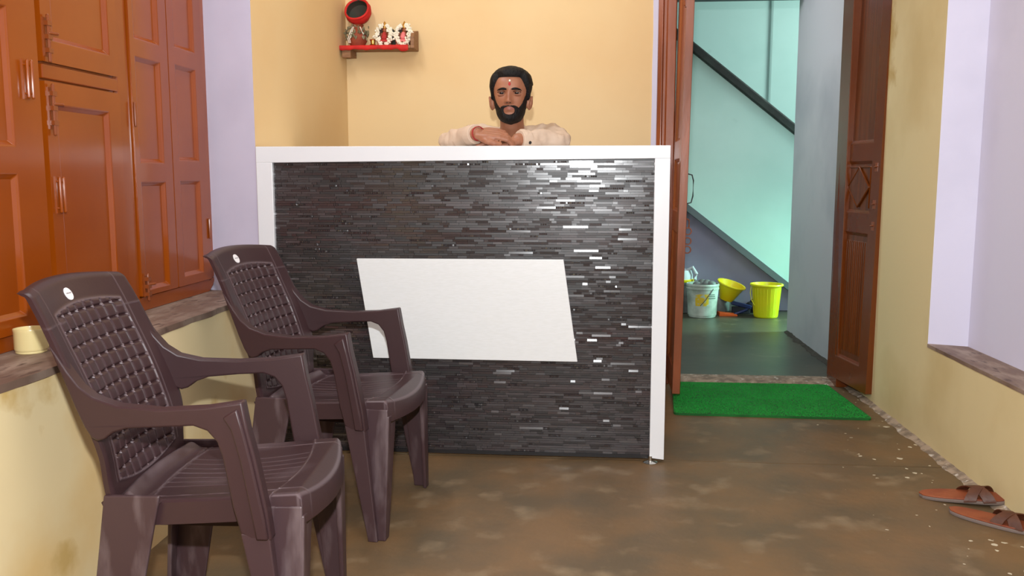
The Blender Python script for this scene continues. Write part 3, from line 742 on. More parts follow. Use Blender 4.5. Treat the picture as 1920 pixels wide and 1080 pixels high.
# ------------------------------------------------------------ green door mat
mt = empty('door_mat', (.85, 4.15, 0)); tag(mt, 'bright green turf door mat on the floor before the doorway', 'mat')
corn = [(.405 - .85, 3.852 - 4.15), (1.262 - .85, 3.832 - 4.15), (1.238 - .85, 4.47 - 4.15), (.455 - .85, 4.47 - 4.15)]
def rounded(cs, r, k=5):
    out = []; n = len(cs)
    for i in range(n):
        p = Vector(cs[i]); a = (Vector(cs[i - 1]) - p).normalized(); c_ = (Vector(cs[(i + 1) % n]) - p).normalized()
        for j in range(k + 1):
            t = j / k; out.append(tuple(p + a * r * (1 - t) ** 2 + c_ * r * t ** 2))
    return out
b = NB(); prism(b, rounded(corn, .03), 'z', 0, .009); obj('backing', b, MAT_G, mt)
V = []; Fc = []; rp = random.Random(5)
A, B_, C_, D_ = [Vector(q) for q in corn]
for i in range(22000):
    u, v = rp.uniform(.006, .994), rp.uniform(.008, .992)
    p = (A * (1 - u) + B_ * u) * (1 - v) + (D_ * (1 - u) + C_ * u) * v
    a = rp.random() * 2 * PI; r_ = .0026; hgt = rp.uniform(.0015, .0035); k = len(V)
    for s in range(3): V.append((p.x + r_ * math.cos(a + s * 2.094), p.y + r_ * math.sin(a + s * 2.094), .0088))
    V.append((p.x + rp.gauss(0, .0018), p.y + rp.gauss(0, .0018), .009 + hgt))
    for f in ((0, 1, 3), (1, 2, 3), (2, 0, 3)): Fc.append(tuple(k + q for q in f))
tag(obj('pile', (V, [], Fc), PILE, mt), kind='stuff')

# ------------------------------------------------------------ cream mug on the sill
mg = empty('mug', (-1.376, 2.046, .618)); tag(mg, 'small cream enamel mug standing on the dusty sill under the cupboard', 'mug')
b = NB(); r_ = .0385
lathe(b, [(.002, 0), (.034, 0), (.036, .002), (.036, .006), (r_ - .001, .008), (r_, .012), (r_, .054), (r_ + .001, .059), (r_ + .0005, .061), (r_ - .002, .061), (r_ - .003, .057), (r_ - .003, .008), (.002, .006)], (0, 0, 0), 40)
obj('body', b, MUG, mg, smooth=True)
b = NB(); tube(b, [(.030 + .016 * math.sin(a), .026 + .012 * math.sin(a), .031 + .021 * math.cos(a)) for a in [PI * k / 10 for k in range(11)]], .004, 8); obj('handle', b, MUG, mg, smooth=True)

# ------------------------------------------------------------ slippers
def slipper(label, loc, rz, flip):
    t = empty('slipper', loc, rz); tag(t, label, 'slipper', 'pair of leather slippers by the right wall')
    L = .262
    def hw(u): return .046 * max(0, 1 - abs(2 * u - 1) ** 3.4) ** .5 * (.84 + .24 * u) + .0005
    def outline(k): return [(L * (u - .5), k * hw(u) + .004 * math.sin(PI * u) * flip) for u in [q / 26 for q in range(27)]] + [(L * (u - .5), -k * hw(u) + .004 * math.sin(PI * u) * flip) for u in [q / 26 for q in range(25, 0, -1)]]
    bm = NB(); prism(bm, outline(1), 'z', 0, .011); obj('sole', bm, SOLE, t, bevel=.003)
    bm = NB(); prism(bm, outline(.93), 'z', .011, .0155); obj('insole', bm, LEATH, t, bevel=.0015)
    # two wide crossing bands arching over the forefoot
    for (u0, u1) in ((.50, .78), (.80, .56)):
        bm = NB(); k = 14; ra = []; rb = []; rc_ = []; rd = []
        for i in range(k + 1):
            q = i / k; u = u0 + (u1 - u0) * q; y_ = hw(u) * 1.02 * (1 - 2 * q); zz = .014 + .034 * math.sin(PI * q) ** .7; w2 = .018
            ra.append(bm.verts.new((L * (u - .5) - w2, y_, zz - .004))); rb.append(bm.verts.new((L * (u - .5) + w2, y_, zz)))
            rc_.append(bm.verts.new((L * (u - .5) + w2, y_, zz - .0035))); rd.append(bm.verts.new((L * (u - .5) - w2, y_, zz - .0075)))
        for a_, c_ in ((ra, rb), (rb, rc_), (rc_, rd), (rd, ra)):
            for i in range(k): bm.faces.new((a_[i], a_[i + 1], c_[i + 1], c_[i]))
        bm.faces.new((ra[0], rb[0], rc_[0], rd[0])); bm.faces.new((ra[k], rb[k], rc_[k], rd[k]))
        obj('strap', bm, LEATHD, t, smooth=True)
    return t
s1 = slipper('brown leather slipper lying farther back, its end resting over the other slipper', (1.243, 2.868, .008), math.radians(-16), 1)
s1.rotation_euler = (math.radians(3), math.radians(-3.6), math.radians(-16))
s2 = slipper('brown leather slipper lying nearer, partly cut off by the frame edge', (1.262, 2.690, 0), math.radians(-40), -1)

# ------------------------------------------------------------ wall shelf and what stands on it
SY = 4.495
sh = empty('wall_shelf', (-1.04, SY, 1.69)); tag(sh, 'small wooden wall shelf in the corner draped with red cloth', 'shelf')
b = NB(); box(b, -.180, .175, -.125, 0, -.004, .012); obj('board', b, WOODS, sh, bevel=.002)
b = NB(); prism(b, [(-.125, -.004), (-.125, .052), (-.105, .072), (-.06, .088), (0, .098), (0, -.004)], 'x', .175, .193); obj('end_board', b, WOODS, sh, bevel=.002)
b = NB(); box(b, -.172, -.128, -.118, -.100, -.045, -.004); box(b, -.172, -.128, -.1, 0, -.035, -.004); obj('bracket', b, WOODS, sh, bevel=.002)
b = NB(); n = 40; ra = []; rb = []
for i in range(n + 1):
    X = -.181 + .345 * i / n; sag = .019 + .002 * math.sin(i * .5) + .0015 * math.sin(i * 1.3)
    if i > n - 6: sag += .012 * math.sin((i - n + 6) / 6 * PI)
    ra.append([(X, -.005, .0135), (X, -.124, .0135), (X, -.130, .010), (X + .001, -.131, .010 - sag), (X + .001, -.128, .010 - sag), (X, -.127, .004)])
vs_ = [[b.verts.new(p) for p in r] for r in ra]
for i in range(n):
    for j in range(5): b.faces.new((vs_[i][j], vs_[i + 1][j], vs_[i + 1][j + 1], vs_[i][j + 1]))
rcl = obj('red_shelf_cloth', b, REDC, None, smooth='all'); rcl.location = (-1.04, SY, 1.69)
tag(rcl, 'bright red cloth laid over the wooden wall shelf board', 'cloth')
SZ = 1.69 + .0145
# lower clay pot
kp = empty('clay_pot', (-1.145, SY - .062, SZ)); tag(kp, 'terracotta clay pot with a string of leaves, standing at the left of the shelf', 'pot')
b = NB(); kp.scale = (1.1, 1.1, 1.28); lathe(b, [(.012, 0), (.030, .002), (.043, .022), (.045, .04), (.036, .058), (.024, .068), (.022, .075), (.029, .083), (.025, .084), (.018, .075), (.010, .06)], (0, 0, 0), 28); obj('body', b, TERRA, kp, smooth=True)
b = NB(); rr = random.Random(2)
for k in range(46):
    a = -PI * .98 + PI * .96 * rr.random(); rad = .044 + .004 * rr.random(); zz = .076 - .05 * rr.random()
    ball(b, (rad * math.cos(a) * 1.15, rad * math.sin(a), zz), rr.uniform(.004, .008), (1.6, .6, .7), 6, 4, rot=Euler((rr.random() * 3, rr.random() * 3, rr.random() * 3)).to_matrix())
tag(obj('leaf_string', b, DLEAF, kp, smooth=True), kind='stuff')
for (x0_, tp) in ((-.047, .05), (-.030, .065), (.052, .045)):
    a0 = -PI / 2 + x0_ * 14; b = NB(); tube(b, [((r_ + .003) * math.cos(a0 + k * .05 * math.sin(k)), (r_ + .003) * math.sin(a0 + k * .05), zz) for k, (r_, zz) in enumerate(((.024, .072), (.034, .060), (.045, .044), (.046, .034), (.044, .024), (.036, .012)))], .0028, 6)
    obj('white_string', b, WHITED, kp, smooth=True)
# upper pot lying with its mouth to the room, wrapped in red cloth
up = empty('cloth_wrapped_pot', (-1.135, SY - .062, SZ + .163)); tag(up, 'dark mouthed pot wrapped in red cloth, tilted on top of the terracotta pot', 'pot')
rq = Euler((math.radians(62), 0, math.radians(-8))).to_matrix()
b = NB(); lathe(b, [(.015, -.042), (.040, -.032), (.060, -.005), (.064, .010), (.060, .026), (.056, .034), (.053, .030), (.055, .02), (.050, .0), (.02, -.02), (.002, -.022)], (0, 0, 0), 32, rot=rq, cap=False); obj('body', b, DARKIN, up, smooth=True)
b = NB(); lathe(b, [(.018, -.0445), (.042, -.0345), (.0628, -.006), (.0675, .010), (.0630, .028), (.0585, .036)], (0, 0, 0), 40, rot=rq, cap=False)
for v_ in b.verts: v_.co *= 1 + .03 * noise.noise(v_.co * 60)
obj('red_wrap', b, REDC, up, smooth='all')
b = NB(); tube(b, [rq @ Vector((.0595 * math.cos(a), .0595 * math.sin(a), .031 + .002 * math.sin(3 * a))) for a in [2 * PI * k / 28 for k in range(28)]], .006, 8, closed=True); obj('red_wrap_band', b, REDC, up, smooth='all')
b = NB(); lathe(b, [(.0, .0), (.017, .004), (.011, .010), (.013, .026), (.017, .030), (.001, .031)], (-1.062, SY - .085, SZ), 20, cap=False); cp = obj('brass_cup', b, BRASS, None, smooth=True)
tag(cp, 'tiny brass cup between the terracotta pot and the first garlanded figurine', 'cup')
def idol(label, X, robe, lean, seed):
    t = empty('seated_figurine', (X, SY - .065, SZ)); t.scale = (1.12, 1, 1.15); tag(t, label, 'figurine', 'garlanded clay figurines on the shelf')
    b = NB()
    box(b, -.030, .030, -.020, .022, 0, .010)
    tube(b, [(-.024, -.012, .020), (0, -.018, .018), (.024, -.012, .020)], [.010, .011, .010], 10)
    tube(b, [(0, 0, .015), (lean * .3, 0, .035), (lean * .6, 0, .052)], [.018, .015, .013], 12)
    tube(b, [(-.014, 0, .052), (-.023, -.006, .038), (-.018, -.014, .028)], [.006, .005, .004], 8)
    tube(b, [(.014, 0, .052), (.023, -.006, .038), (.018, -.014, .028)], [.006, .005, .004], 8)
    ball(b, (lean, -.002, .068), .0105, (1, 1, 1.1), 12, 8)
    obj('body', b, IDOL, t, smooth=True)
    b = NB(); lathe(b, [(.0125, .075), (.013, .080), (.009, .090), (.005, .100), (.001, .106)], (lean, 0, 0), 14); obj('crown', b, GOLD, t, smooth=True)
    b = NB(); tube(b, [(lean * .5, -.012, .050), (lean * .3, -.018, .036)], [.010, .013], 10); tube(b, [(-.012, -.022, .020), (.012, -.022, .020)], .007, 8); obj('robe', b, robe, t, smooth=True)
    b = NB(); prism(b, [(-.040, 0), (.040, 0), (.044, .05), (.030, .078), (0, .088), (-.030, .078), (-.044, .05)], 'y', .026, .034); obj('back_plate', b, DARKIN, t, bevel=.003)
    b = NB(); rr = random.Random(seed)
    for s in (-1, 1):
        for k in range(84):
            q = k / 83; a = PI * (.04 + .92 * q)
            X_ = s * (.010 + .022 * math.sin(a)) + rr.gauss(0, .0062); Z_ = .088 - .080 * q + rr.gauss(0, .002)
            ball(b, (X_ + lean * (1 - q), -.022 - .006 * math.sin(a) + rr.gauss(0, .003), Z_), rr.uniform(.0036, .0056), (1, 1, 1), 7, 5)
    for k in range(12): ball(b, (rr.uniform(-.02, .02), -.030, rr.uniform(.003, .012)), .0042, (1, 1, 1), 7, 5)
    tag(obj('flower_garland', b, WHITED, t, smooth=True), kind='stuff')
idol('seated clay figurine in a red robe and white garland, nearer the pots', -1.005, REDP, 0.0, 1)
idol('seated clay figurine with pink chest and white garland, beside the shelf end board', -.912, PINK, .006, 4)
b = NB(); prism(b, [(-.968, SZ), (-.948, SZ), (-.944, SZ + .055), (-.952, SZ + .072), (-.968, SZ + .088), (-.974, SZ + .086), (-.966, SZ + .055)], 'y', SY - .06, SY - .052)
tag(obj('wooden_plaque', b, DARKIN, None, bevel=.002), 'dark brown pointed plaque standing between the two figurines', 'plaque')

# ------------------------------------------------------------ buckets and odds in the passage
def wire_handle(parent, r, zz, m, drop=.08, side=-1, rad=.003):
    bb = NB(); tube(bb, [(r * math.cos(a), side * (r * 1.0) * math.sin(a), zz - drop * math.sin(a)) for a in [PI * k / 16 for k in range(17)]], rad, 6); return obj('handle', bb, m, parent, smooth=True)
pb = empty('paint_drum', (.903, 6.72, -.002), math.radians(10)); tag(pb, 'dirty white plastic paint drum with a faded yellow print, used as a bucket', 'bucket')
b = NB(); lathe(b, [(.002, 0), (.096, 0), (.102, .006), (.112, .12), (.119, .215), (.123, .217), (.123, .226), (.120, .228), (.120, .240), (.124, .242), (.124, .252), (.121, .258), (.117, .258), (.108, .02), (.002, .012)], (0, 0, 0), 40); obj('body', b, DRUM, pb, smooth=True)
def arc_patch(bm, a0, a1, z0, z1, r0, r1, n=14, th=.0012):
    A_ = []; B2 = []
    for i in range(n + 1):
        a = a0 + (a1 - a0) * i / n
        A_.append(bm.verts.new(((r0 + th) * math.cos(a), (r0 + th) * math.sin(a), z0))); B2.append(bm.verts.new(((r1 + th) * math.cos(a), (r1 + th) * math.sin(a), z1)))
    for i in range(n): bm.faces.new((A_[i], A_[i + 1], B2[i + 1], B2[i]))
b = NB(); arc_patch(b, -2.35, -1.45, .095, .185, .110, .1165); obj('print', b, YPRINT, pb)
b = NB(); 
for k, (a0, a1, zz) in enumerate(((-1.5, -.9, .15), (-1.45, -.95, .165), (-1.5, -1.0, .178))): arc_patch(b, a0, a1, zz, zz + .006, .1145 + .0005 * k, .115 + .0005 * k)
obj('print', b, DKPRINT, pb)
b = NB(); tube(b, [(-.05, -.113, .10), (-.01, -.118, .145), (.03, -.118, .20), (.045, -.116, .225)], .0025, 6); obj('handle', b, WIREM, pb, smooth=True)
b = NB(); rr = random.Random(9)
for k in range(7): ball(b, (rr.uniform(-.07, .07), rr.uniform(-.07, .05), .235 + rr.uniform(0, .02)), .035, (1, .8, .7), 10, 6)
ragh = obj('rag', b, GREYP, None, smooth=True); ragh.location = (.903, 6.72, .012); tag(ragh, 'grey crumpled rag stuffed in the paint drum', 'rag')
yb = empty('yellow_bucket', (1.385, 6.74, -.002)); tag(yb, 'bright yellow ribbed plastic bucket with a rolled rim', 'bucket')
b = NB(); lathe(b, [(.002, 0), (.083, 0), (.088, .005), (.090, .012), (.108, .235), (.112, .240), (.122, .243), (.124, .250), (.121, .256), (.110, .256), (.106, .235), (.085, .02), (.002, .012)], (0, 0, 0), 44); obj('body', b, YEL, yb, smooth=True)
b = NB()
for k in range(26):
    a = 2 * PI * k / 26; tube(b, [(.0895 * math.cos(a), .0895 * math.sin(a), .02), (.1065 * math.cos(a), .1065 * math.sin(a), .225)], .0022, 6)
obj('rib', b, YEL, yb, smooth=True)
b = NB(); tube(b, [(-.118, -.01, .235), (-.128, -.04, .19), (-.122, -.06, .14), (-.10, -.07, .10)], .0028, 6); obj('handle', b, YEL, yb, smooth=True)
bs_ = empty('yellow_basin', (1.11, 6.90, -.002)); tag(bs_, 'deep yellow plastic basin tipped over behind the paint drum', 'basin')
b = NB(); rq = Euler((math.radians(10), math.radians(16), 0)).to_matrix()
lathe(b, [(.002, 0), (.052, 0), (.060, .02), (.100, .120), (.112, .126), (.112, .134), (.100, .134), (.054, .018), (.002, .012)], (0, 0, .11), 36, rot=rq); obj('body', b, YEL2, bs_, smooth=True)
b = NB(); lathe(b, [(.05, 0), (.075, .01), (.075, .09), (.06, .115)], (0.02, 0, 0), 24); sup = obj('grey_tin', b, GREYP, None, smooth=True); sup.location = (1.055, 6.985, -.002); tag(sup, 'dull grey tin under the tipped yellow basin', 'tin')
dp = empty('dustpan', (1.125, 6.79, -.002), math.radians(4)); tag(dp, 'orange dustpan lying on the floor between the drum and the yellow bucket', 'dustpan')
b = NB(); prism(b, [(-.09, 0), (.05, 0), (.05, .012), (-.09, .030)], 'y', -.04, .04); obj('pan', b, ORANGE, dp, bevel=.003)
b = NB(); tube(b, [(.04, 0, .012), (.13, 0, .045)], .010, 10); obj('handle', b, BLUE, dp, smooth=True)
bb_ = empty('blue_brush', (1.165, 6.885, -.002), math.radians(3)); tag(bb_, 'dark blue hand brush leaning beside the orange dustpan', 'brush')
b = NB(); box(b, -.02, .14, -.02, .02, .055, .085, rot=Euler((0, math.radians(14), 0)).to_matrix()); obj('head', b, BLUE, bb_, bevel=.006)
b = NB(); box(b, -.01, .13, -.017, .017, .0, .056); obj('bristles', b, DARKCL, bb_, bevel=.004)
b = NB(); rr = random.Random(4)
for k in range(12): ball(b, (1.36 + rr.uniform(-.05, .06), 6.985 + rr.uniform(-.04, .04), .035 + rr.uniform(0, .05)), .05, (1.2, .9, .7), 12, 8)
tag(obj('dark_rag', b, DARKCL, None, smooth=True), 'heap of dark cloth on the floor behind the yellow bucket', 'rag')
b = NB(); tube(b, [(1.175, 7.03, 0), (1.175, 7.03, .20)], .006, 8); box(b, 1.14, 1.21, 7.0, 7.06, 0.0, .06); box(b, 1.15, 1.20, 7.01, 7.05, .06, .13)
tag(obj('small_carton', b, GREYP, None, bevel=.003), 'small grey carton with an upright stick against the under-stair wall', 'carton')
gc = empty('grey_canister', (.755, 6.95, -.002)); tag(gc, 'grey canister with a yellow band standing behind the paint drum, by the door edge', 'canister')
b = NB(); lathe(b, [(.09, 0), (.10, .005), (.10, .225), (.104, .23), (.104, .245)], (0, 0, 0), 30); obj('body', b, GREYP, gc, smooth=True)
b = NB(); lathe(b, [(.108, .245), (.110, .25), (.110, .262), (.106, .266)], (0, 0, 0), 30); obj('band', b, YEL2, gc, smooth=True)
b = NB(); lathe(b, [(.10, .266), (.098, .30), (.085, .335), (.03, .345)], (0, 0, 0), 30); tube(b, [(.04, -.04, .33), (.09, -.06, .36), (.12, -.06, .31), (.11, -.07, .27)], .014, 10); obj('lid', b, GREYW, gc, smooth=True)

# ------------------------------------------------------------ person leaning on the counter
hc = Vector((-.305, 3.62, 1.389))       # head origin: between the eyes, inside the skull
def prof(zs, vs__): return interp(zs, vs__)
ZT, ZB = .092, -.111
zk = [-.111, -.107, -.099, -.082, -.06, -.03, 0, .03, .058, .078, .088, .092]
wk = prof(zk, [0, .018, .034, .050, .060, .0665, .0705, .0720, .063, .044, .027, 0])
fk = prof(zk, [0.045, .066, .078, .083, .085, .086, .085, .087, .078, .056, .034, 0])
bk_ = prof(zk, [-.03, -.02, -.01, .012, .045, .076, .092, .097, .088, .064, .040, 0])
def gs(a, s): return math.exp(-(a / s) ** 2)
def head_surf(t, zz, off=0):
    """t: angle around, 0 = front"""
    w_, f_, b_ = wk(zz), fk(zz), bk_(zz)
    ct, st_ = math.cos(t), math.sin(t)
    ex = .86
    X = w_ * math.copysign(abs(st_) ** ex, st_); Yf = (f_ if ct > 0 else b_) * math.copysign(abs(ct) ** .92, ct)
    if ct > 0:
        dy = 0
        k = max(0, min(1, (.006 - zz) / .042))
        if zz > -.052: dy += (.006 + .019 * k) * gs(X, .0075 + .005 * k) * (1 if zz < 0 else gs(zz, .014)) * (1 if zz > -.037 else gs(zz + .037, .007))
        for s in (-1, 1):
            dy += .007 * gs(X - s * .0115, .006) * gs(zz + .038, .006)
            dy -= .011 * gs(X - s * .031, .017) * gs(zz + .001, .0105)
            dy += .004 * gs(X - s * .030, .020) * gs(zz - .017, .006)
            dy += .0045 * gs(X - s * .043, .015) * gs(zz + .026, .014)
        dy += .0055 * gs(X, .020) * gs(zz + .0575, .0042) + .0060 * gs(X, .017) * gs(zz + .0675, .0048) - .002 * gs(X, .024) * gs(zz + .0625, .0018)
        dy += .006 * gs(X, .018) * gs(zz + .098, .012) - .003 * gs(X, .02) * gs(zz + .080, .006)
        Yf += dy * ct ** .3
    nn = Vector((X / max(w_, .01) ** 1, Yf / .09, (zz - .0) / .10)).normalized() if off else Vector((0, 0, 0))
    return Vector((X, -Yf, zz)) + Vector((nn.x, -nn.y, nn.z)) * off, X, Yf
def head_mesh(bm, offf=None, nt=96, nz=110, origin=hc):
    rows = []
    for j in range(nz + 1):
        q = j / nz; zz = ZB + (ZT - ZB) * (.5 - .5 * math.cos(PI * q)) * .998 + .0001
        row = []
        for i in range(nt):
            t = 2 * PI * i / nt
            if offf is None: p = head_surf(t, zz)[0]
            else:
                _, X, Yf = head_surf(t, zz); p = head_surf(t, zz, offf(X, Yf, zz, t))[0]
            row.append(bm.verts.new(origin + p))
        rows.append(row)
    for a, c_ in zip(rows, rows[1:]):
        for i in range(nt): bm.faces.new((a[i], a[(i + 1) % nt], c_[(i + 1) % nt], c_[i]))
    bm.faces.new(rows[0][::-1]); bm.faces.new(rows[-1])

def hand(bm, wr, dirv, upv, thumb, curl, length=.175, spread=.020, drop=0):
    """wr wrist point; dirv towards fingertips; upv back-of-hand normal; thumb = +1/-1 side"""
    dv = Vector(dirv).normalized(); uv = (Vector(upv) - dv * dv.dot(Vector(upv))).normalized(); sv = dv.cross(uv) * thumb
    S = length / .18
    def P(a, s, u): return Vector(wr) + dv * a * S + sv * s * S + uv * u * S
    # palm as parallel metacarpals
    for k, s in enumerate((.030, .010, -.010, -.029)):
        tube(bm, [P(.0, s * .55, 0), P(.04, s * .9, .003), P(.085 - .004 * k, s, .002)], [.0165, .0150, .0115], 10, flat=.85, up=uv)
    ball(bm, P(.045, 0, -.002), .03 * S, (1, 1, .45), 14, 10, rot=Matrix([dv, sv, uv]).transposed())
    for k, (s, L) in enumerate(((.031, .072), (.0105, .080), (-.0105, .074), (-.030, .058))):
        a = 0; p = P(.085 - .004 * k, s, .002); pts = [p]; fan = (s / .03) * spread
        for seg, (fr_, cv) in enumerate(((.45, curl * .55), (.30, curl), (.25, curl * .8))):
            a += cv; pts.append(pts[-1] + (dv * math.cos(a) - uv * math.sin(a) + sv * fan).normalized() * L * fr_ * S)
        tube(bm, pts, [.0098 * S, .0092 * S, .0084 * S, .0072 * S], 10)
        ball(bm, pts[1], .0100 * S, u=8, v=6)
    tube(bm, [P(.012, .022, -.004), P(.040, .045, -.008), P(.068, .052, -.012), P(.090, .047, -.016)], [.0135, .0125, .0105, .0085], 10)

b = NB()
head_mesh(b)
for s in (-1, 1):      # ears
    q = Euler((0, math.radians(s * 10), math.radians(s * -38))).to_matrix()
    ball(b, hc + Vector((s * .0780, -.002, -.038)), .0275, (.26, .62, 1.0), 14, 10, rot=q)
    tube(b, [hc + Vector((s * (.084 + .003 * math.sin(a)), -.004 + .013 * math.cos(a) , -.032 + .021 * math.sin(a))) for a in [PI * 2 * k / 14 - PI * .2 for k in range(12)]], .0042, 8)
# neck, torso, hips, legs
nb = Vector((-.305, 3.735, 1.215))
tube(b, [hc + Vector((0, .030, -.055)), hc + Vector((0, .055, -.110)), nb, nb + Vector((0, .03, -.06))], [.050, .049, .055, .075], 18)
hipc = Vector((-.305, 4.00, .93)); chest = Vector((-.305, 3.83, 1.11))
tube(b, [nb + Vector((0, .02, -.03)), chest, Vector((-.305, 3.92, 1.02)), hipc, hipc + Vector((0, .03, -.06))], [.08, .135, .120, .135, .12], 20, flat=.75, up=(0, .7, -.7))
RS, LS = Vector((-.462, 3.765, 1.212)), Vector((-.148, 3.765, 1.212))
RE, LE = Vector((-.568, 3.545, 1.196)), Vector((-.088, 3.54, 1.196))
RW, LW = Vector((-.412, 3.345, 1.216)), Vector((-.258, 3.395, 1.196))
for S_, E_, W2 in ((RS, RE, RW), (LS, LE, LW)):
    tube(b, [chest + (S_ - chest) * .5 + Vector((0, 0, .02)), S_, S_ + (E_ - S_) * .5, E_], [.062, .048, .036, .024], 14)
    tube(b, [E_, E_ + (W2 - E_) * .35, W2], [.024, .031, .0265], 14)
for s in (-1, 1):
    hp = hipc + Vector((s * .085, .01, -.04)); kn = Vector((hp.x + s * .01, 4.02, .50)); an = Vector((kn.x + s * .005, 4.10, .09))
    tube(b, [hp, hp + (kn - hp) * .4, kn, kn + (an - kn) * .35, an], [.09, .078, .056, .052, .037], 16)
    tube(b, [an + Vector((0, .02, -.045)), an + Vector((0, -.06, -.055)), an + Vector((0, -.15, -.066))], [.036, .034, .024], 12)
hand(b, RW + Vector((.004, -.002, .0)), (1, .02, -.03), (0, -.55, 1), 1, .52, .180, .03)
hand(b, LW + Vector((-.004, 0, -.006)), (-1, -.16, -.05), (0, -.1, 1), -1, .10, .175, .03)
me = bpy.data.meshes.new('body_src'); bmesh.ops.recalc_face_normals(b, faces=b.faces[:]); b.to_mesh(me); b.free()
def remeshed(me, voxel, name, m, parent, it=2, fac=.5, deform=None):
    o = bpy.data.objects.new(name + '_src', me); C.objects.link(o)
    r = o.modifiers.new('r', 'REMESH'); r.mode = 'VOXEL'; r.voxel_size = voxel; r.use_smooth_shade = True
    s = o.modifiers.new('s', 'SMOOTH'); s.iterations = it; s.factor = fac
    dg = bpy.context.evaluated_depsgraph_get(); m2 = bpy.data.meshes.new_from_object(o.evaluated_get(dg))
    bpy.data.objects.remove(o); m2.name = name
    if deform:
        for v in m2.vertices: v.co = deform(v.co.copy(), v.normal.copy())
    m2.materials.clear()
    for q in (m if isinstance(m, (list, tuple)) else [m]): m2.materials.append(q)
    m2.polygons.foreach_set('use_smooth', [True] * len(m2.polygons)); m2.update()
    o = bpy.data.objects.new(name, m2); C.objects.link(o)
    if parent: o.parent = parent
    return o
person = empty('person', (-.305, 4.02, 0)); tag(person, 'bearded man in a beige shirt leaning on folded hands atop the reception counter', 'person')
off0 = Vector((-.305, 4.02, 0))
def setrel(o): o.location = -off0; return o
body = setrel(remeshed(me, .0036, 'body', [SKIN, LIP], person, it=1, fac=.4))
for p in body.data.polygons:
    c_ = p.center - hc
    if abs(c_.x) < .024 * math.cos(min(1, abs(c_.z + .0625) / .012) * 1.3) ** .5 and abs(c_.z + .0625) < .0075 and c_.y < -.06: p.material_index = 1
# eyes
for s in (-1, 1):
    yc2 = head_surf(math.asin(min(1, .031 / wk(0.0))), 0.0)[0].y
    ec = hc + Vector((s * .0305, -.0715, -.001))
    b = NB(); ball(b, ec, .0112, u=20, v=14); e_ = setrel(obj('eye', b, EYEW, person, smooth='all'))
    b = NB(); ball(b, ec + Vector((0, -.0072, 0)), .0066, (1.3, .80, 1.2), 14, 10); obj('iris', b, IRIS, e_, smooth='all')
    b = NB()
    for (z0, z1) in ((.0042, .0100), (-.0100, -.0050)):      # lids
        tube(b, [ec + Vector((.015 * math.cos(a), -.0105 * math.sin(a) + .0008, z0 + (z1 - z0) * .25 * (1 - math.sin(a)) + (0 if z0 > 0 else .001))) for a in [PI * k / 10 for k in range(11)]], .0034 if z0 > 0 else .0026, 8)
    setrel(obj('eyelid', b, SKIN, person, smooth='all'))
    b = NB(); tube(b, [ec + Vector((.0165 * math.cos(a), -.0118 * math.sin(a) - .0012, .0020 + .0032 * math.sin(a))) for a in [PI * k / 10 for k in range(11)]], .0013, 6); obj('eyelash', b, HAIR, e_, smooth='all')
    b = NB()
    pts = []; n = 9
    for k in range(n):
        q = k / (n - 1); X = s * (.012 + .036 * q); zz = .0105 + .0055 * math.sin(PI * (q * .85 + .08)) - .003 * q
        tt = math.asin(min(.999, abs(X) / wk(zz))) ; Y = -(fk(zz) * math.cos(tt) ** .92) - .003
        pts.append(hc + Vector((X, Y, zz)))
    tube(b, pts, [.0028, .0040, .0046, .0046, .0043, .0038, .0033, .0026, .0016], 8, flat=1.0)
    setrel(obj('eyebrow', b, HAIR, person, smooth='all'))
    b = NB(); ball(b, hc + Vector((s * .006, -.1035, -.0425)), .003, (1, .8, .5), 8, 6); setrel(obj('nostril', b, IRIS, person, smooth='all'))
def hair_off(X, Yf, zz, t):
    ax = abs(X); front = Yf > 0
    if front: line_ = .060 - .06 * max(0, (ax - .040) / .03) ** 1.6 if ax < .066 else -.05
    else: line_ = -.052
    if ax > .060 and Yf > -.005: line_ = max(line_, -.03) if Yf < .03 else line_
    k = (zz - line_) / .012; k = max(-1, min(1, k))
    th = .010 + .011 * max(0, min(1, zz / .07)) + .004 * max(0, X / .07) * (zz > .03)
    if k < 0: return -.006
    return -.004 + (th + .004) * (k ** .5) + .0022 * noise.noise(Vector((X * 90, Yf * 90, zz * 40))) * (k > .3)
def beard_off(X, Yf, zz, t):
    ax = abs(X); m_ = -1
    if Yf > -.012:
        top = -.0465 - .006 * (ax / .03) ** 2 if ax < .034 else -.0545 + .058 * max(0, (ax - .036) / .029) ** 1.7
        if ax > .0655: top = .01
        m_ = (top - zz) / (.006 if ax < .034 else .014)
        e_ = math.sqrt((X / .0215) ** 2 + ((zz + .0715) / .0155) ** 2)      # bare around the lips and below them
        m_ = min(m_, (e_ - 1) / .16)
    m_ = max(-1, min(1, m_))
    if m_ <= 0: return -.005
    th = .0020 + .009 * max(0, min(1, (-zz - .065) / .035))
    return -.002 + (th + .002) * m_ ** .6 + .0010 * noise.noise(Vector((X * 200, Yf * 200, zz * 200)))
b = NB(); head_mesh(b, hair_off, 140, 120); setrel(obj('hair', b, HAIR, person, smooth='all'))
b = NB(); head_mesh(b, beard_off, 180, 170); setrel(obj('beard', b, HAIR, person, smooth='all'))
b = NB(); ball(b, hc + Vector((.002, -.0865, .032)), .0065, (.8, .35, 1.2), 12, 8); m1 = setrel(obj('forehead_mark', b, REDP, person, smooth='all')); m1['label'] = 'red powder mark on the forehead'
b = NB(); ball(b, hc + Vector((.003, -.0855, .0455)), .0042, (.9, .35, 1), 10, 8); m1 = setrel(obj('forehead_dot', b, WHITED, person, smooth='all')); m1['label'] = 'white grain on the forehead'
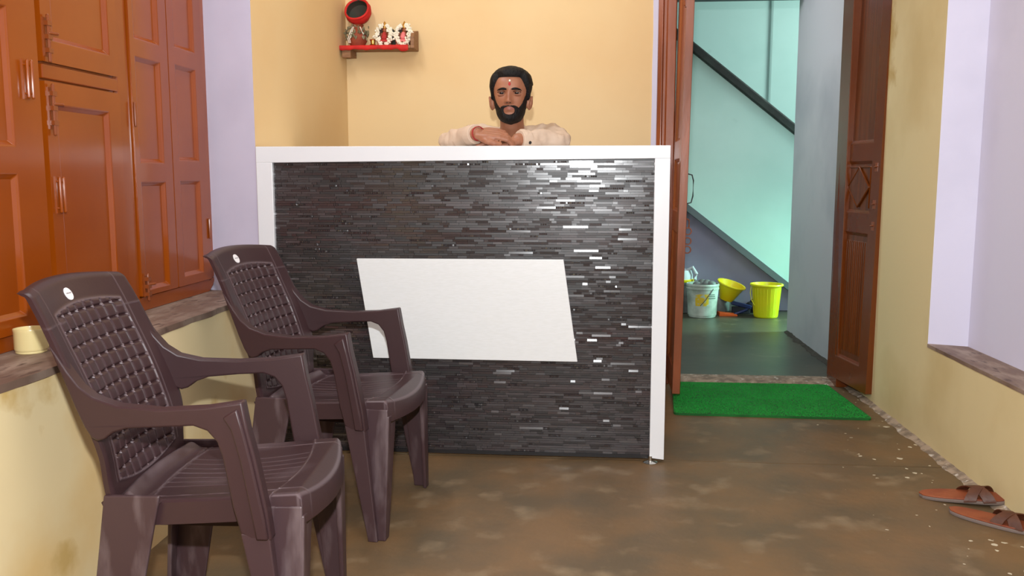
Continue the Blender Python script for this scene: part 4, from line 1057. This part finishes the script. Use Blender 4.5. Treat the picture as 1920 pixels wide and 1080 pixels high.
# shirt
b = NB()
tube(b, [nb + Vector((0, .022, -.012)), chest + Vector((0, 0, .0)), Vector((-.305, 3.92, 1.02)), hipc + Vector((0, 0, -.03))], [.085, .155, .142, .155], 22, flat=.78, up=(0, .7, -.7))
for S_, E_, W2 in ((RS, RE, RW), (LS, LE, LW)):
    c0 = nb + Vector((.35 * (S_.x - nb.x), .03, -.008))
    tube(b, [c0, S_ + Vector((0, 0, .006)), S_ + (E_ - S_) * .5, E_ + Vector((0, .0, .0))], [.060, .066, .050, .031], 16)
    tube(b, [E_ + Vector((0, .0, .0)), E_ + (W2 - E_) * .3, W2 - (W2 - E_) * .06], [.031, .041, .036], 16, round_ends=False)
me = bpy.data.meshes.new('s'); bmesh.ops.recalc_face_normals(b, faces=b.faces[:]); b.to_mesh(me); b.free()
def folds(p, n_):
    q = p * 1.0
    a = noise.noise(Vector((q.x * 26, q.y * 9, q.z * 22))) * .011 + noise.noise(Vector((q.x * 55, q.y * 22, q.z * 40 + 4))) * .0035
    rdg = abs(noise.noise(Vector((q.x * 17 + 3, q.y * 12, q.z * 12)))) * -.010
    k = 1 if p.z > 1.172 else .3
    r_ = p + n_ * (a + rdg + .003) * k
    if r_.y < 3.64 and r_.z < 1.1665: r_.z = 1.1665 + (r_.z - 1.1665) * .02
    return r_
shirt = setrel(remeshed(me, .006, 'shirt', SHIRT, person, it=4, fac=.5, deform=folds))
b = NB()   # stand collar, open at the throat
ncx = nb + Vector((0, -.020, .034)); n = 26; ri = []
for i in range(n + 1):
    a = -PI / 2 + .35 + (2 * PI - .7) * i / n; dip = -.016 * max(0, -math.sin(a)) 
    c1 = Vector((.070 * math.cos(a), .068 * math.sin(a) + .012, dip - .030)); c2 = Vector((.057 * math.cos(a), .058 * math.sin(a), dip + .012))
    ri.append([b.verts.new(ncx + c1), b.verts.new(ncx + c2), b.verts.new(ncx + c2 * .95 + Vector((0, 0, .0005))), b.verts.new(ncx + c1 * .95)])
for i in range(n):
    for j in range(4): b.faces.new((ri[i][j], ri[i + 1][j], ri[i + 1][(j + 1) % 4], ri[i][(j + 1) % 4]))
b.faces.new(ri[0]); b.faces.new(ri[-1]); setrel(obj('collar', b, SHIRT, person, smooth='all'))
for E_, W2 in ((RE, RW), (LE, LW)):
    b = NB(); dv = (W2 - E_).normalized(); tube(b, [W2 - dv * .045, W2 - dv * .006], [.0400, .0375], 20, round_ends=False)
    setrel(obj('cuff', b, SHIRT, person, smooth=True, bevel=.002))
b = NB(); dv = (LW - LE).normalized(); nr_ = Vector((-dv.y, dv.x, -.30)); nr_ = nr_ if nr_.y < 0 else Vector((dv.y, -dv.x, -.30)); nr_.normalize()
pc = LW - dv * .030 + nr_ * .0375; q = Vector((0, 0, 1)).rotation_difference(nr_).to_matrix()
lathe(b, [(.0062, 0), (.0062, .003), (.005, .004)], pc, 16, rot=q); bt = setrel(obj('button', b, IRIS, person)); bt['label'] = 'black cuff button'
b = NB(); dv = (RW - RE).normalized(); pc = RW + dv * .010
for dd in (0, .006):
    uu = Vector((0, 0, 1)); uu = (uu - dv * dv.dot(uu)).normalized(); ss = dv.cross(uu)
    tube(b, [pc + dv * dd + (uu * math.sin(a) + ss * math.cos(a)) * .0268 for a in [2 * PI * k / 24 for k in range(24)]], .0014, 6, closed=True, up=dv)
wt = setrel(obj('wrist_thread', b, REDT, person, smooth='all')); wt['label'] = 'red thread around the wrist'
b = NB()
for s in (-1, 1):
    hp = hipc + Vector((s * .085, .01, -.04)); kn = Vector((hp.x + s * .01, 4.02, .50)); an = Vector((kn.x + s * .005, 4.10, .09))
    tube(b, [hipc + Vector((s * .06, 0, .03)), hp, hp + (kn - hp) * .4, kn, kn + (an - kn) * .35, an + Vector((0, 0, -.01))], [.10, .108, .094, .074, .070, .064], 18, round_ends=False)
setrel(obj('trousers', b, TROUS, person, smooth='all'))
